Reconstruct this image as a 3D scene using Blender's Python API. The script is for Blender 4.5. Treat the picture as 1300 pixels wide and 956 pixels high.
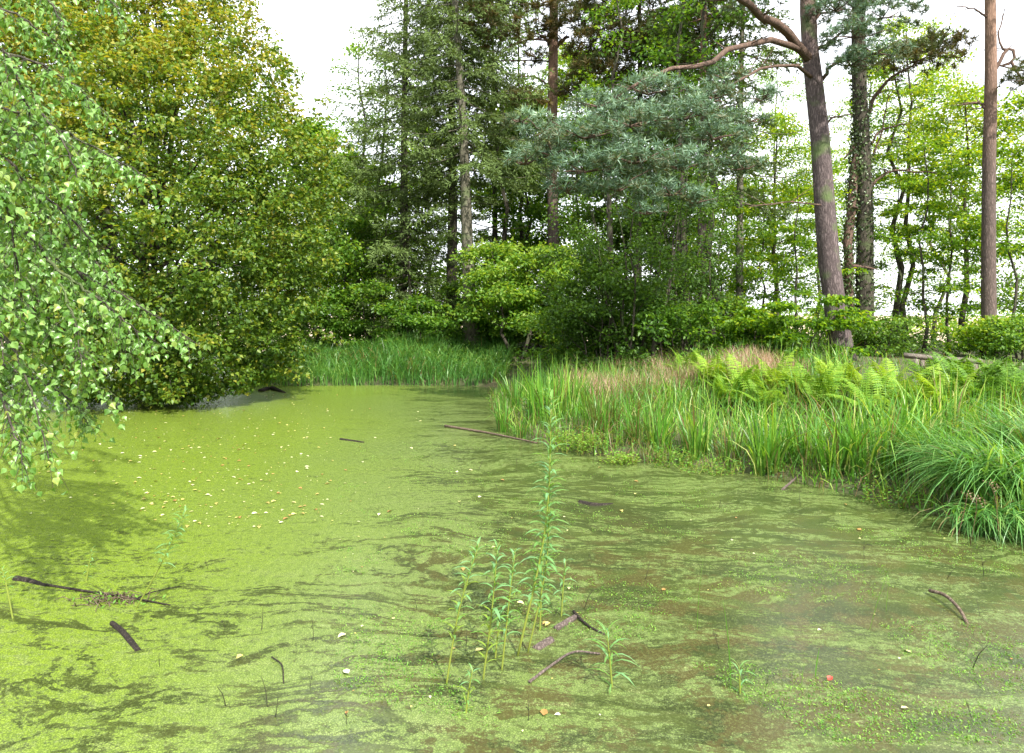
import bpy, math, random
import numpy as np
from math import pi, sin, cos, radians
for o in list(bpy.data.objects): bpy.data.objects.remove(o)
S = bpy.context.scene
COL = S.collection
rs = np.random.RandomState(7)
random.seed(7)

# ------------------------------------------------------------------ camera, sky, sun, exposure
F = 860.0; HZ = 400.0; EYE = 2.0            # focal length in 1300-px units, horizon row, eye height
cam_d = bpy.data.cameras.new('camera'); cam = bpy.data.objects.new('camera', cam_d); COL.objects.link(cam)
cam_d.sensor_width = 36; cam_d.lens = F / 1300 * 36; cam_d.shift_y = (HZ - 478) / 1300
cam_d.clip_start = 0.05; cam_d.clip_end = 6000
cam.location = (0, 0, EYE); cam.rotation_euler = (pi / 2, 0, 0)
S.camera = cam
SUN_AZ, SUN_EL = radians(152), radians(46)   # azimuth clockwise from the view direction
wd = bpy.data.worlds.new('World'); S.world = wd; wd.use_nodes = True
wn = wd.node_tree.nodes; wl = wd.node_tree.links
bg = wn['Background']; sky = wn.new('ShaderNodeTexSky'); sky.sky_type = 'NISHITA'; sky.sun_disc = False
sky.sun_elevation = SUN_EL; sky.sun_rotation = SUN_AZ; sky.dust_density = 3.0; sky.air_density = 1.2
wc = wn.new('ShaderNodeTexCoord'); wno = wn.new('ShaderNodeTexNoise'); wno.inputs['Scale'].default_value = 2.2; wno.inputs['Detail'].default_value = 6
wmr = wn.new('ShaderNodeMapRange'); wmr.inputs[1].default_value = .2; wmr.inputs[2].default_value = .62
wmr.inputs[3].default_value = .55; wmr.inputs[4].default_value = .95
wmx = wn.new('ShaderNodeMix'); wmx.data_type = 'RGBA'
wl.new(wc.outputs['Generated'], wno.inputs['Vector']); wl.new(wno.outputs['Fac'], wmr.inputs[0]); wl.new(wmr.outputs[0], wmx.inputs[0])
wl.new(sky.outputs[0], wmx.inputs[6]); wmx.inputs[7].default_value = (7.6, 7.8, 8.1, 1)     # thin bright cloud
wl.new(wmx.outputs[2], bg.inputs['Color']); bg.inputs['Strength'].default_value = 0.13
sd = bpy.data.lights.new('sun', 'SUN'); sun = bpy.data.objects.new('sun', sd); COL.objects.link(sun)
sd.energy = 4.0; sd.angle = radians(.6); sd.color = (1, .95, .86)
sun.rotation_euler = (pi / 2 - SUN_EL, 0, pi - SUN_AZ)
sun.rotation_euler = (radians(90) - SUN_EL, 0, -SUN_AZ + pi)
S.view_settings.view_transform = 'Standard'; S.view_settings.look = 'None'
S.view_settings.exposure = 1.3; S.view_settings.gamma = 1.0
S.cycles.max_bounces = 8; S.cycles.transmission_bounces = 4; S.cycles.diffuse_bounces = 4
S.cycles.caustics_reflective = False; S.cycles.caustics_refractive = False

# ------------------------------------------------------------------ helpers
def W(px, py, Y): return np.array([(px - 650) / F * Y, Y, EYE - (py - HZ) / F * Y])
def WZ(px, Y, z=0.0): return np.array([(px - 650) / F * Y, Y, z])
def WG(px, py): Y = EYE * F / (py - HZ); return np.array([(px - 650) / F * Y, Y, 0.0])   # a point on the water

def mesh_np(name, V, T, tint=None):
    V = np.asarray(V, np.float32).reshape(-1, 3); T = np.asarray(T, np.int32).reshape(-1, 3)
    m = bpy.data.meshes.new(name)
    m.vertices.add(len(V)); m.vertices.foreach_set('co', V.ravel())
    m.loops.add(T.size); m.loops.foreach_set('vertex_index', T.ravel())
    m.polygons.add(len(T)); m.polygons.foreach_set('loop_start', np.arange(0, T.size, 3, dtype=np.int32))
    m.polygons.foreach_set('loop_total', np.full(len(T), 3, np.int32))
    m.update(calc_edges=True)
    if tint is not None:
        a = m.attributes.new('tint', 'FLOAT', 'POINT'); a.data.foreach_set('value', np.asarray(tint, np.float32).ravel())
    return m
def smooth(m): m.polygons.foreach_set('use_smooth', np.ones(len(m.polygons), bool)); m.update(); return m

class Geo:
    def __init__(s): s.V = []; s.T = []; s.c = []; s.n = 0
    def add(s, V, T, tint=None):
        V = np.asarray(V, float).reshape(-1, 3); T = np.asarray(T).reshape(-1, 3)
        s.V.append(V); s.T.append(T + s.n); s.n += len(V)
        s.c.append(np.zeros(len(V)) if tint is None else np.broadcast_to(tint, (len(V),)))
    def mesh(s, name, off=(0, 0, 0)):
        return mesh_np(name, np.concatenate(s.V) - np.asarray(off, float), np.concatenate(s.T), np.concatenate(s.c))
    def empty(s): return s.n == 0

def tube(g, pts, rad, n=7, rough=0, seed=0, tint=0, cap=True):
    pts = np.asarray(pts, float); k = len(pts); rad = np.broadcast_to(rad, (k,)).astype(float)
    tg = np.gradient(pts, axis=0); tg /= np.linalg.norm(tg, axis=1)[:, None] + 1e-9
    ref = np.array([0, 1., 0]) if abs(tg[0][1]) < .8 else np.array([1., 0, 0])
    a = np.cross(tg, ref); a /= np.linalg.norm(a, axis=1)[:, None] + 1e-9; b = np.cross(tg, a)
    th = np.arange(n) / n * 2 * pi
    r = rad[:, None] * (1 + (rough * np.random.RandomState(seed).uniform(-1, 1, (k, n)) if rough else 0))
    V = pts[:, None] + a[:, None] * (np.cos(th)[None, :, None] * r[:, :, None]) + b[:, None] * (np.sin(th)[None, :, None] * r[:, :, None])
    i = np.arange(k - 1)[:, None]; j = np.arange(n)[None]; q = (j + 1) % n
    A, B, C, D = i * n + j, i * n + q, (i + 1) * n + q, (i + 1) * n + j
    T = np.concatenate([np.stack([A, B, C], -1).reshape(-1, 3), np.stack([A, C, D], -1).reshape(-1, 3)])
    V = V.reshape(-1, 3)
    if cap:
        c0 = len(V); V = np.concatenate([V, pts[:1], pts[-1:]]); jj = np.arange(n); qq = (jj + 1) % n
        T = np.concatenate([T, np.stack([np.full(n, c0), qq, jj], -1), np.stack([np.full(n, c0 + 1), (k - 1) * n + jj, (k - 1) * n + qq], -1)])
    g.add(V, T, tint)

def spline(pts, n):
    pts = np.asarray(pts, float); k = len(pts)
    if k < 3: return pts[0] + (pts[-1] - pts[0]) * np.linspace(0, 1, n)[:, None]
    P = np.concatenate([[2 * pts[0] - pts[1]], pts, [2 * pts[-1] - pts[-2]]])
    out = []
    for u in np.linspace(0, k - 1 - 1e-6, n):
        i = int(u); t = u - i; p0, p1, p2, p3 = P[i:i + 4]
        out.append(.5 * (2 * p1 + (p2 - p0) * t + (2 * p0 - 5 * p1 + 4 * p2 - p3) * t * t + (3 * p1 - p0 - 3 * p2 + p3) * t ** 3))
    return np.array(out)

def unit(v): return v / (np.linalg.norm(v, axis=-1, keepdims=True) + 1e-9)
def leaves(g, P, D, N, L, Wd, tint, fold=.25, shape=0):
    """leaf faces: P base, D direction, N normal-ish; 2 (shape 0), 4 (shape 1) or 6 (shape 2) triangles, folded on the midrib"""
    P = np.asarray(P, float); n = len(P); D = unit(D); Sd = unit(np.cross(D, N)); Nn = np.cross(Sd, D)
    L = np.broadcast_to(L, (n,))[:, None]; Wd = np.broadcast_to(Wd, (n,))[:, None]
    def at(u, v, w): return P + D * L * u + Sd * Wd * v + Nn * Wd * w
    if shape == 0:
        Vs = [at(0, 0, 0), at(.42, -.5, fold), at(1, 0, -.1), at(.42, .5, fold)]; T = [[0, 1, 2], [0, 2, 3]]
    elif shape == 1:
        Vs = [at(0, 0, 0), at(.3, -.5, fold), at(.7, -.32, fold * .5), at(1, 0, -.25), at(.7, .32, fold * .5), at(.3, .5, fold)]
        T = [[0, 1, 2], [0, 2, 3], [0, 3, 4], [0, 4, 5]]
    else:   # rhombic birch leaf with a drawn-out tip
        Vs = [at(0, 0, 0), at(.22, -.46, fold * .8), at(.45, -.42, fold), at(.74, -.17, fold * .3), at(1, 0, -.2), at(.74, .17, fold * .3), at(.45, .42, fold), at(.22, .46, fold * .8)]
        T = [[0, 1, 2], [0, 2, 3], [0, 3, 4], [0, 4, 5], [0, 5, 6], [0, 6, 7]]
    k = len(Vs); V = np.stack(Vs, 1).reshape(-1, 3)
    TT = (np.asarray(T)[None] + (np.arange(n) * k)[:, None, None]).reshape(-1, 3)
    g.add(V, TT, np.repeat(np.broadcast_to(tint, (n,)), k))

def blades(g, P, H, LD, lean, droop, wd, tint, up0=1.0, levels=(0, .25, .5, .75, .92)):
    """grass blades: P bases, H lengths, LD lean direction (angle), lean 0..1, droop 0..1"""
    P = np.asarray(P, float); n = len(P)
    bc = lambda v: np.broadcast_to(v, (n,)).astype(float)
    H, LD, lean, droop, wd, tint = map(bc, (H, LD, lean, droop, wd, tint))
    dv = np.stack([np.cos(LD), np.sin(LD), np.zeros(n)], 1)
    tw = rs.uniform(-1, 1, n) * .9; sd_ = np.stack([-np.sin(LD + tw), np.cos(LD + tw), np.zeros(n)], 1)
    ts = list(levels) + [1.0]; Vs = []
    for t in ts:
        ang = lean * .5 + droop * 2.3 * t ** 1.6
        # integrate roughly
        z = H * t * np.cos(ang * .55) - H * .12 * droop * t ** 3; h = H * t * np.sin(ang * .55)
        c = P + dv * h[:, None]; c[:, 2] += z
        w = wd * (1 - t ** 2.2) * (.75 + .5 * min(t * 3, 1) * .5)
        if t < 1: Vs += [c - sd_ * w[:, None] * .5, c + sd_ * w[:, None] * .5]
        else: Vs.append(c)
    k = len(Vs); V = np.stack(Vs, 1).reshape(-1, 3); T = []
    for i in range(len(levels) - 1):
        a = 2 * i; T += [[a, a + 1, a + 3], [a, a + 3, a + 2]]
    T.append([k - 3, k - 2, k - 1])
    TT = (np.asarray(T)[None] + (np.arange(n) * k)[:, None, None]).reshape(-1, 3)
    g.add(V, TT, np.repeat(tint, k))

def thing(name, label, cat, loc=(0, 0, 0), group=None):
    o = bpy.data.objects.new(name, None); COL.objects.link(o); o.location = tuple(float(c) for c in loc); o.empty_display_size = .2
    o['label'] = label; o['category'] = cat
    if group: o['group'] = group
    return o
def part(name, mesh, mat, parent, label=None, kind=None, loc=None):
    o = bpy.data.objects.new(name, mesh); COL.objects.link(o); o.parent = parent
    if mat and not mesh.materials: mesh.materials.append(mat)
    if label: o['label'] = label
    if kind: o['kind'] = kind
    if loc is not None: o.location = tuple(float(c) for c in loc)
    return o
def single(name, mesh, mat, label=None, cat=None, group=None, kind=None, loc=(0, 0, 0)):
    o = bpy.data.objects.new(name, mesh); COL.objects.link(o); o.location = tuple(float(c) for c in loc)
    if not mesh.materials: mesh.materials.append(mat)
    for k, v in (('label', label), ('category', cat), ('group', group), ('kind', kind)):
        if v: o[k] = v
    return o
def copy_tree(o, loc, rz=0, sc=1, label=None, group=None, parent=None):
    c = o.copy(); COL.objects.link(c)
    if parent is None:
        c.location = tuple(float(v) for v in loc); c.rotation_euler = (0, 0, rz); c.scale = (sc, sc, sc)
        if label: c['label'] = label
        if group: c['group'] = group
    else: c.parent = parent
    for ch in o.children: copy_tree(ch, None, parent=c)
    return c

# ------------------------------------------------------------------ materials
def newmat(name):
    m = bpy.data.materials.new(name); m.use_nodes = True; nt = m.node_tree
    return m, nt, nt.nodes, nt.links, nt.nodes['Principled BSDF'], nt.nodes['Material Output']
def ramp(n, stops, interp='LINEAR'):
    r = n.new('ShaderNodeValToRGB'); r.color_ramp.interpolation = interp; e = r.color_ramp.elements
    while len(e) > 1: e.remove(e[0])
    e[0].position = stops[0][0]; e[0].color = (*stops[0][1], 1)
    for p, c in stops[1:]:
        q = e.new(p); q.color = (*c, 1)
    return r
def math_(n, l, op, a, b=None, clamp=False):
    m = n.new('ShaderNodeMath'); m.operation = op; m.use_clamp = clamp
    for i, v in enumerate((a, b)):
        if v is None: continue
        if isinstance(v, (int, float)): m.inputs[i].default_value = v
        else: l.new(v, m.inputs[i])
    return m.outputs[0]
def leafmat(name, stops, rough=.45, trans=.35, spec=.4, var=.22, nscale=.8, tyellow=1.25):
    m, nt, n, l, b, out = newmat(name)
    at = n.new('ShaderNodeAttribute'); at.attribute_name = 'tint'
    ge = n.new('ShaderNodeNewGeometry'); tc = n.new('ShaderNodeTexCoord')
    no = n.new('ShaderNodeTexNoise'); no.inputs['Scale'].default_value = nscale; no.inputs['Detail'].default_value = 3
    l.new(tc.outputs['Object'], no.inputs['Vector'])
    v = math_(n, l, 'ADD', at.outputs['Fac'], math_(n, l, 'MULTIPLY', math_(n, l, 'SUBTRACT', ge.outputs['Random Per Island'], .5), var * 2))
    v = math_(n, l, 'ADD', v, math_(n, l, 'MULTIPLY', math_(n, l, 'SUBTRACT', no.outputs['Fac'], .5), .5), True)
    r = ramp(n, stops); l.new(v, r.inputs[0])
    l.new(r.outputs[0], b.inputs['Base Color']); b.inputs['Roughness'].default_value = rough
    b.inputs['Specular IOR Level'].default_value = spec
    if trans:
        tr = n.new('ShaderNodeBsdfTranslucent'); mx = n.new('ShaderNodeMixShader'); mx.inputs[0].default_value = trans
        g = n.new('ShaderNodeMix'); g.data_type = 'RGBA'; g.blend_type = 'MULTIPLY'; g.inputs[0].default_value = 1
        l.new(r.outputs[0], g.inputs[6]); g.inputs[7].default_value = (tyellow * 1.35, 1.45, .5, 1)
        l.new(g.outputs[2], tr.inputs['Color']); l.new(b.outputs[0], mx.inputs[1]); l.new(tr.outputs[0], mx.inputs[2])
        l.new(mx.outputs[0], out.inputs['Surface'])
    return m
def barkmat(name, c1, c2, c3=None, zs=(3, 9), scale=6, moss=0.0, bump=.6):
    m, nt, n, l, b, out = newmat(name)
    tc = n.new('ShaderNodeTexCoord'); mp = n.new('ShaderNodeMapping'); mp.inputs['Scale'].default_value = (scale * 2.1, scale * 2.1, scale * .42)
    l.new(tc.outputs['Object'], mp.inputs[0])
    vo = n.new('ShaderNodeTexVoronoi'); vo.feature = 'DISTANCE_TO_EDGE'; vo.inputs['Scale'].default_value = 1.6
    no = n.new('ShaderNodeTexNoise'); no.inputs['Scale'].default_value = 2.5; no.inputs['Detail'].default_value = 8
    l.new(mp.outputs[0], no.inputs['Vector'])
    ad = n.new('ShaderNodeMix'); ad.data_type = 'RGBA'; ad.blend_type = 'LINEAR_LIGHT'; ad.inputs[0].default_value = .6
    l.new(mp.outputs[0], ad.inputs[6]); l.new(no.outputs['Color'], ad.inputs[7]); l.new(ad.outputs[2], vo.inputs['Vector'])
    f = math_(n, l, 'MULTIPLY', math_(n, l, 'ADD', math_(n, l, 'MULTIPLY', vo.outputs['Distance'], 2.2, True), .22, True), math_(n, l, 'ADD', no.outputs['Fac'], .35), True)
    r = ramp(n, [(0, tuple(.35 * x for x in c1)), (.25, c1), (1, c2)]); l.new(f, r.inputs[0]); colr = r.outputs[0]
    if c3:
        sp = n.new('ShaderNodeSeparateXYZ'); l.new(tc.outputs['Object'], sp.inputs[0])
        mr = n.new('ShaderNodeMapRange'); mr.inputs[1].default_value = zs[0]; mr.inputs[2].default_value = zs[1]
        l.new(math_(n, l, 'ADD', sp.outputs['Z'], math_(n, l, 'MULTIPLY', no.outputs['Fac'], 3.0)), mr.inputs[0])
        mx = n.new('ShaderNodeMix'); mx.data_type = 'RGBA'; l.new(mr.outputs[0], mx.inputs[0]); l.new(colr, mx.inputs[6])
        r2 = ramp(n, [(0, tuple(.5 * x for x in c3)), (1, c3)]); l.new(f, r2.inputs[0]); l.new(r2.outputs[0], mx.inputs[7]); colr = mx.outputs[2]
    if moss:
        n2 = n.new('ShaderNodeTexNoise'); n2.inputs['Scale'].default_value = 1.4; n2.inputs['Detail'].default_value = 6; l.new(tc.outputs['Object'], n2.inputs['Vector'])
        mr = n.new('ShaderNodeMapRange'); mr.inputs[1].default_value = .62 - moss * .25; mr.inputs[2].default_value = .75 - moss * .2; l.new(n2.outputs['Fac'], mr.inputs[0])
        mx = n.new('ShaderNodeMix'); mx.data_type = 'RGBA'; l.new(mr.outputs[0], mx.inputs[0]); l.new(colr, mx.inputs[6]); mx.inputs[7].default_value = (.11, .15, .06, 1); colr = mx.outputs[2]
    l.new(colr, b.inputs['Base Color']); b.inputs['Roughness'].default_value = .9; b.inputs['Specular IOR Level'].default_value = .2
    bp = n.new('ShaderNodeBump'); bp.inputs['Strength'].default_value = bump; bp.inputs['Distance'].default_value = .03
    l.new(f, bp.inputs['Height']); l.new(bp.outputs[0], b.inputs['Normal'])
    return m
G = lambda *a: a
M = {}
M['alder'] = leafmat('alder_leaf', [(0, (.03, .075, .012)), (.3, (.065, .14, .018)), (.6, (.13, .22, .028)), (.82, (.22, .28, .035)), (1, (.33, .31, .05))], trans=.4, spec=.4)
M['birch'] = leafmat('birch_leaf', [(0, (.05, .13, .02)), (.45, (.13, .28, .05)), (.85, (.24, .40, .11)), (1, (.36, .42, .11))], rough=.36, trans=.4, spec=.6, nscale=2)
M['dark'] = leafmat('dark_shrub_leaf', [(0, (.03, .075, .012)), (.4, (.07, .155, .02)), (.75, (.11, .22, .028)), (1, (.20, .34, .04))], trans=.45)
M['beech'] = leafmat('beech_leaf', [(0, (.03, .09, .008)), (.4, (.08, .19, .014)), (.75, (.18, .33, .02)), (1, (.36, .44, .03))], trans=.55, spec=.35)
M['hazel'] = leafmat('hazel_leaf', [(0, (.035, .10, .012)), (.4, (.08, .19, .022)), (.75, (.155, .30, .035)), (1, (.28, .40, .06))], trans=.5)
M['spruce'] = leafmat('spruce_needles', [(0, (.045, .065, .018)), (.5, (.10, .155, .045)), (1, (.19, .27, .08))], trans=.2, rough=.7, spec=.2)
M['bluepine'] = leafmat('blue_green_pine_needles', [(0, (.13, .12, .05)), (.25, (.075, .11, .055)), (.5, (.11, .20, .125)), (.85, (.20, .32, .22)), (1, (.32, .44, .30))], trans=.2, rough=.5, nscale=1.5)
M['pine'] = leafmat('pine_needles', [(0, (.13, .095, .035)), (.3, (.07, .085, .03)), (.7, (.10, .145, .055)), (1, (.17, .22, .08))], trans=.25, rough=.6, spec=.2)
M['ivy'] = leafmat('ivy_leaf', [(0, (.03, .05, .015)), (.5, (.06, .105, .03)), (1, (.14, .19, .06))], trans=.1, spec=.6, rough=.35)
M['sedge'] = leafmat('sedge_blade', [(0, (.30, .22, .11)), (.07, (.12, .15, .04)), (.14, (.04, .12, .025)), (.4, (.09, .25, .055)), (.75, (.17, .36, .08)), (1, (.38, .50, .15))], trans=.35, rough=.4, spec=.5)
M['reed'] = leafmat('reed_blade', [(0, (.22, .15, .07)), (.12, (.12, .13, .035)), (.3, (.06, .17, .025)), (.65, (.12, .31, .035)), (.9, (.27, .44, .06)), (1, (.46, .50, .18))], trans=.4, rough=.4, spec=.45, var=.3)
M['dry'] = leafmat('dry_grass', [(0, (.17, .11, .07)), (.5, (.38, .25, .17)), (1, (.55, .42, .32))], trans=.25, rough=.6)
M['fern'] = leafmat('fern_frond', [(0, (.06, .14, .02)), (.5, (.15, .31, .03)), (1, (.32, .46, .05))], trans=.4, rough=.5)
M['forb'] = leafmat('forb_leaf', [(0, (.06, .16, .02)), (.5, (.14, .32, .04)), (1, (.28, .46, .08))], trans=.4)
M['willow'] = leafmat('willowherb_leaf', [(0, (.28, .34, .03)), (.3, (.14, .28, .05)), (.7, (.16, .34, .14)), (1, (.30, .48, .28))], trans=.35, rough=.4, spec=.5)
M['stem'] = leafmat('green_stem', [(0, (.20, .20, .03)), (1, (.14, .26, .05))], trans=.0)
M['fallen'] = leafmat('fallen_leaf', [(0, (.30, .16, .05)), (.4, (.45, .42, .12)), (1, (.62, .62, .38))], trans=.0, var=.5)
M['redleaf'] = leafmat('red_leaf', [(0, (.45, .05, .03)), (1, (.5, .08, .04))], trans=.1, var=.1)
M['bark_pine'] = barkmat('scots_pine_bark', (.075, .058, .058), (.20, .158, .155), (.36, .235, .17), (9.0, 14), moss=.25)
M['bark_red'] = barkmat('red_pine_bark', (.09, .07, .06), (.18, .135, .12), (.38, .24, .175), (6.5, 11))
M['bark_grey'] = barkmat('grey_bark', (.10, .095, .07), (.24, .22, .17), moss=.35)
M['bark_dark'] = barkmat('dark_bark', (.045, .04, .03), (.12, .105, .08), moss=.3)
M['bark_limb'] = barkmat('pine_limb_bark', (.10, .07, .055), (.27, .17, .13), scale=9)
M['bark_dry'] = barkmat('dead_wood', (.10, .07, .05), (.27, .21, .16), scale=12)
M['bark_log'] = barkmat('floating_log_bark', (.09, .07, .06), (.27, .21, .19), scale=14)
M['wet'] = barkmat('wet_dark_wood', (.018, .015, .012), (.07, .055, .045), scale=12)
M['bench'] = barkmat('weathered_bench_wood', (.13, .11, .09), (.32, .28, .23), scale=10, moss=.15)

# duckweed on dark water
def watermat():
    m, nt, n, l, b, out = newmat('duckweed_water')
    tc = n.new('ShaderNodeTexCoord'); P = tc.outputs['Object']
    sp = n.new('ShaderNodeSeparateXYZ'); l.new(P, sp.inputs[0]); X, Y = sp.outputs['X'], sp.outputs['Y']
    def noise(vec, sc, det=4, ro=.55, dist=0):
        q = n.new('ShaderNodeTexNoise'); q.inputs['Scale'].default_value = sc; q.inputs['Detail'].default_value = det
        q.inputs['Roughness'].default_value = ro; q.inputs['Distortion'].default_value = dist; l.new(vec, q.inputs['Vector']); return q
    def maprange(v, a, c, lo=0, hi=1):
        q = n.new('ShaderNodeMapRange'); q.interpolation_type = 'SMOOTHSTEP'
        for i, x in enumerate((a, c, lo, hi)): q.inputs[i + 1].default_value = x
        l.new(v, q.inputs[0]); return q.outputs[0]
    def mixc(f, a, c):
        q = n.new('ShaderNodeMix'); q.data_type = 'RGBA'
        if isinstance(f, float): q.inputs[0].default_value = f
        else: l.new(f, q.inputs[0])
        for i, x in ((6, a), (7, c)):
            if isinstance(x, tuple): q.inputs[i].default_value = (*x, 1)
            else: l.new(x, q.inputs[i])
        return q.outputs[2]
    A = lambda a, c, cl=False: math_(n, l, 'ADD', a, c, cl)
    Mu = lambda a, c, cl=False: math_(n, l, 'MULTIPLY', a, c, cl)
    # warped and slightly stretched coordinates for the drifting streaks
    wn_ = noise(P, .35, 3); wv = n.new('ShaderNodeVectorMath'); wv.operation = 'MULTIPLY_ADD'
    l.new(wn_.outputs['Color'], wv.inputs[0]); wv.inputs[1].default_value = (1.8, 1.8, 0); l.new(P, wv.inputs[2])
    mp = n.new('ShaderNodeMapping'); mp.inputs['Rotation'].default_value = (0, 0, radians(24)); mp.inputs['Scale'].default_value = (.42, 1.25, 1)
    l.new(wv.outputs[0], mp.inputs[0]); PW = mp.outputs[0]
    big = noise(P, .22, 3).outputs['Fac']
    st1 = noise(PW, 2.6, 9, .62, .5).outputs['Fac']          # streaks
    st2 = noise(PW, 7.5, 8, .66, .6).outputs['Fac']          # fine wisps
    st3 = noise(PW, 22, 5, .65, .4).outputs['Fac']
    rdg = math_(n, l, 'ABSOLUTE', math_(n, l, 'SUBTRACT', noise(PW, 1.1, 6, .6, .5).outputs['Fac'], .5))  # thin trails
    fine = noise(P, 60, 5, .75).outputs['Fac']; mid = noise(P, 16, 7, .72).outputs['Fac']; pat = noise(P, 2.2, 5, .6).outputs['Fac']
    vor = n.new('ShaderNodeTexVoronoi'); vor.inputs['Scale'].default_value = 85; l.new(P, vor.inputs['Vector'])
    vs = n.new('ShaderNodeSeparateColor'); l.new(vor.outputs['Color'], vs.inputs[0]); rnd = vs.outputs[0]
    # how broken the cover is: solid at the left and far, loose to the right and near
    brk = A(Mu(maprange(A(X, Mu(Y, .16)), -1.2, 1.8), .75), Mu(maprange(Y, 6.5, 3.8), .30))
    brk = A(brk, Mu(math_(n, l, 'SUBTRACT', big, .5), .9), True)
    sub = lambda v: math_(n, l, 'SUBTRACT', v, .5)
    gap = A(A(Mu(sub(st1), 1.5), Mu(sub(st2), 1.7)), A(Mu(sub(st3), 1.5), Mu(sub(mid), 2.1)))
    mq = n.new('ShaderNodeMapping'); mq.inputs['Rotation'].default_value = (0, 0, radians(-28)); mq.inputs['Scale'].default_value = (.5, 1.3, 1); l.new(wv.outputs[0], mq.inputs[0])
    rd2 = math_(n, l, 'ABSOLUTE', sub(noise(mq.outputs[0], .8, 6, .6, .6).outputs['Fac']))
    gap = A(gap, Mu(A(Mu(maprange(rdg, .034, .004), .95), Mu(maprange(rd2, .024, .003), .85)), A(Mu(brk, .7), A(Mu(maprange(Y, 9, 4.5), .3), .14)), True))
    gap = A(gap, A(Mu(brk, .78), -.44))
    gapn = A(gap, A(Mu(sub(fine), 1.9), Mu(sub(rnd), .45)))
    gapm = maprange(gapn, .04, .34)
    ve = n.new('ShaderNodeTexVoronoi'); ve.feature = 'DISTANCE_TO_EDGE'; ve.inputs['Scale'].default_value = 75; l.new(P, ve.inputs['Vector']); edge = maprange(ve.outputs['Distance'], .0, .22)
    # duckweed colour
    yel = maprange(A(A(Mu(X, -1.0), Mu(sub(big), 5.0)), Mu(Y, -.10)), -1.2, 3.4)
    c_l = mixc(yel, (.160, .215, .065), (.205, .295, .018))
    c_v = mixc(Mu(maprange(mid, .35, .7), .6), c_l, (.09, .145, .028))
    c_v = mixc(Mu(maprange(rnd, .6, 1.0), .45), c_v, (.26, .32, .12))
    pale = maprange(st2, .50, .68)
    c_v = mixc(Mu(pale, A(Mu(brk, .8), .10)), c_v, (.27, .31, .12))
    c_v = mixc(edge, mixc(.7, c_v, (.04, .06, .015)), c_v)
    # what shows in the gaps: olive submerged weed, rusty algae close by, black water
    near = Mu(maprange(Y, 7.5, 5.0), maprange(X, -2.2, .2))
    rust = Mu(maprange(A(pat, Mu(sub(mid), .5)), .47, .56), A(Mu(near, .85), .08))
    c_g = mixc(maprange(st1, .35, .6), (.052, .066, .016), (.020, .026, .009))
    c_g = mixc(Mu(rust, .8), c_g, (.062, .042, .016))
    c_g = mixc(Mu(maprange(A(fine, Mu(sub(rnd), .25)), .50, .62), .75), c_g, mixc(.6, c_v, c_g))
    l.new(mixc(Mu(gapm, .88), c_v, c_g), b.inputs['Base Color'])
    ro = n.new('ShaderNodeMapRange'); ro.inputs[3].default_value = .27; ro.inputs[4].default_value = .20; l.new(gapm, ro.inputs[0])
    l.new(ro.outputs[0], b.inputs['Roughness']); b.inputs['Specular IOR Level'].default_value = .55
    h = A(Mu(gapm, -.8), Mu(fine, .5)); bp = n.new('ShaderNodeBump'); bp.inputs['Strength'].default_value = .25; bp.inputs['Distance'].default_value = .004
    l.new(h, bp.inputs['Height']); l.new(bp.outputs[0], b.inputs['Normal'])
    return m
def groundmat():
    m, nt, n, l, b, out = newmat('bank_ground')
    tc = n.new('ShaderNodeTexCoord'); P = tc.outputs['Object']
    a = n.new('ShaderNodeTexNoise'); a.inputs['Scale'].default_value = 1.2; a.inputs['Detail'].default_value = 9; a.inputs['Roughness'].default_value = .7; l.new(P, a.inputs['Vector'])
    r = ramp(n, [(.3, (.022, .028, .010)), (.5, (.06, .07, .022)), (.68, (.12, .10, .05))]); l.new(a.outputs['Fac'], r.inputs[0])
    sp = n.new('ShaderNodeSeparateXYZ'); l.new(P, sp.inputs[0]); mr = n.new('ShaderNodeMapRange')
    mr.inputs[1].default_value = 38; mr.inputs[2].default_value = 41; l.new(sp.outputs['Y'], mr.inputs[0])
    mx = n.new('ShaderNodeMix'); mx.data_type = 'RGBA'; l.new(mr.outputs[0], mx.inputs[0]); l.new(r.outputs[0], mx.inputs[6])
    r2 = ramp(n, [(.3, (.40, .30, .20)), (.7, (.55, .45, .32))]); l.new(a.outputs['Fac'], r2.inputs[0]); l.new(r2.outputs[0], mx.inputs[7])
    l.new(mx.outputs[2], b.inputs['Base Color']); b.inputs['Roughness'].default_value = .95
    bp = n.new('ShaderNodeBump'); bp.inputs['Strength'].default_value = .6; bp.inputs['Distance'].default_value = .05
    l.new(a.outputs['Fac'], bp.inputs['Height']); l.new(bp.outputs[0], b.inputs['Normal'])
    return m
M['water'] = watermat(); M['ground'] = groundmat()

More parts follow.
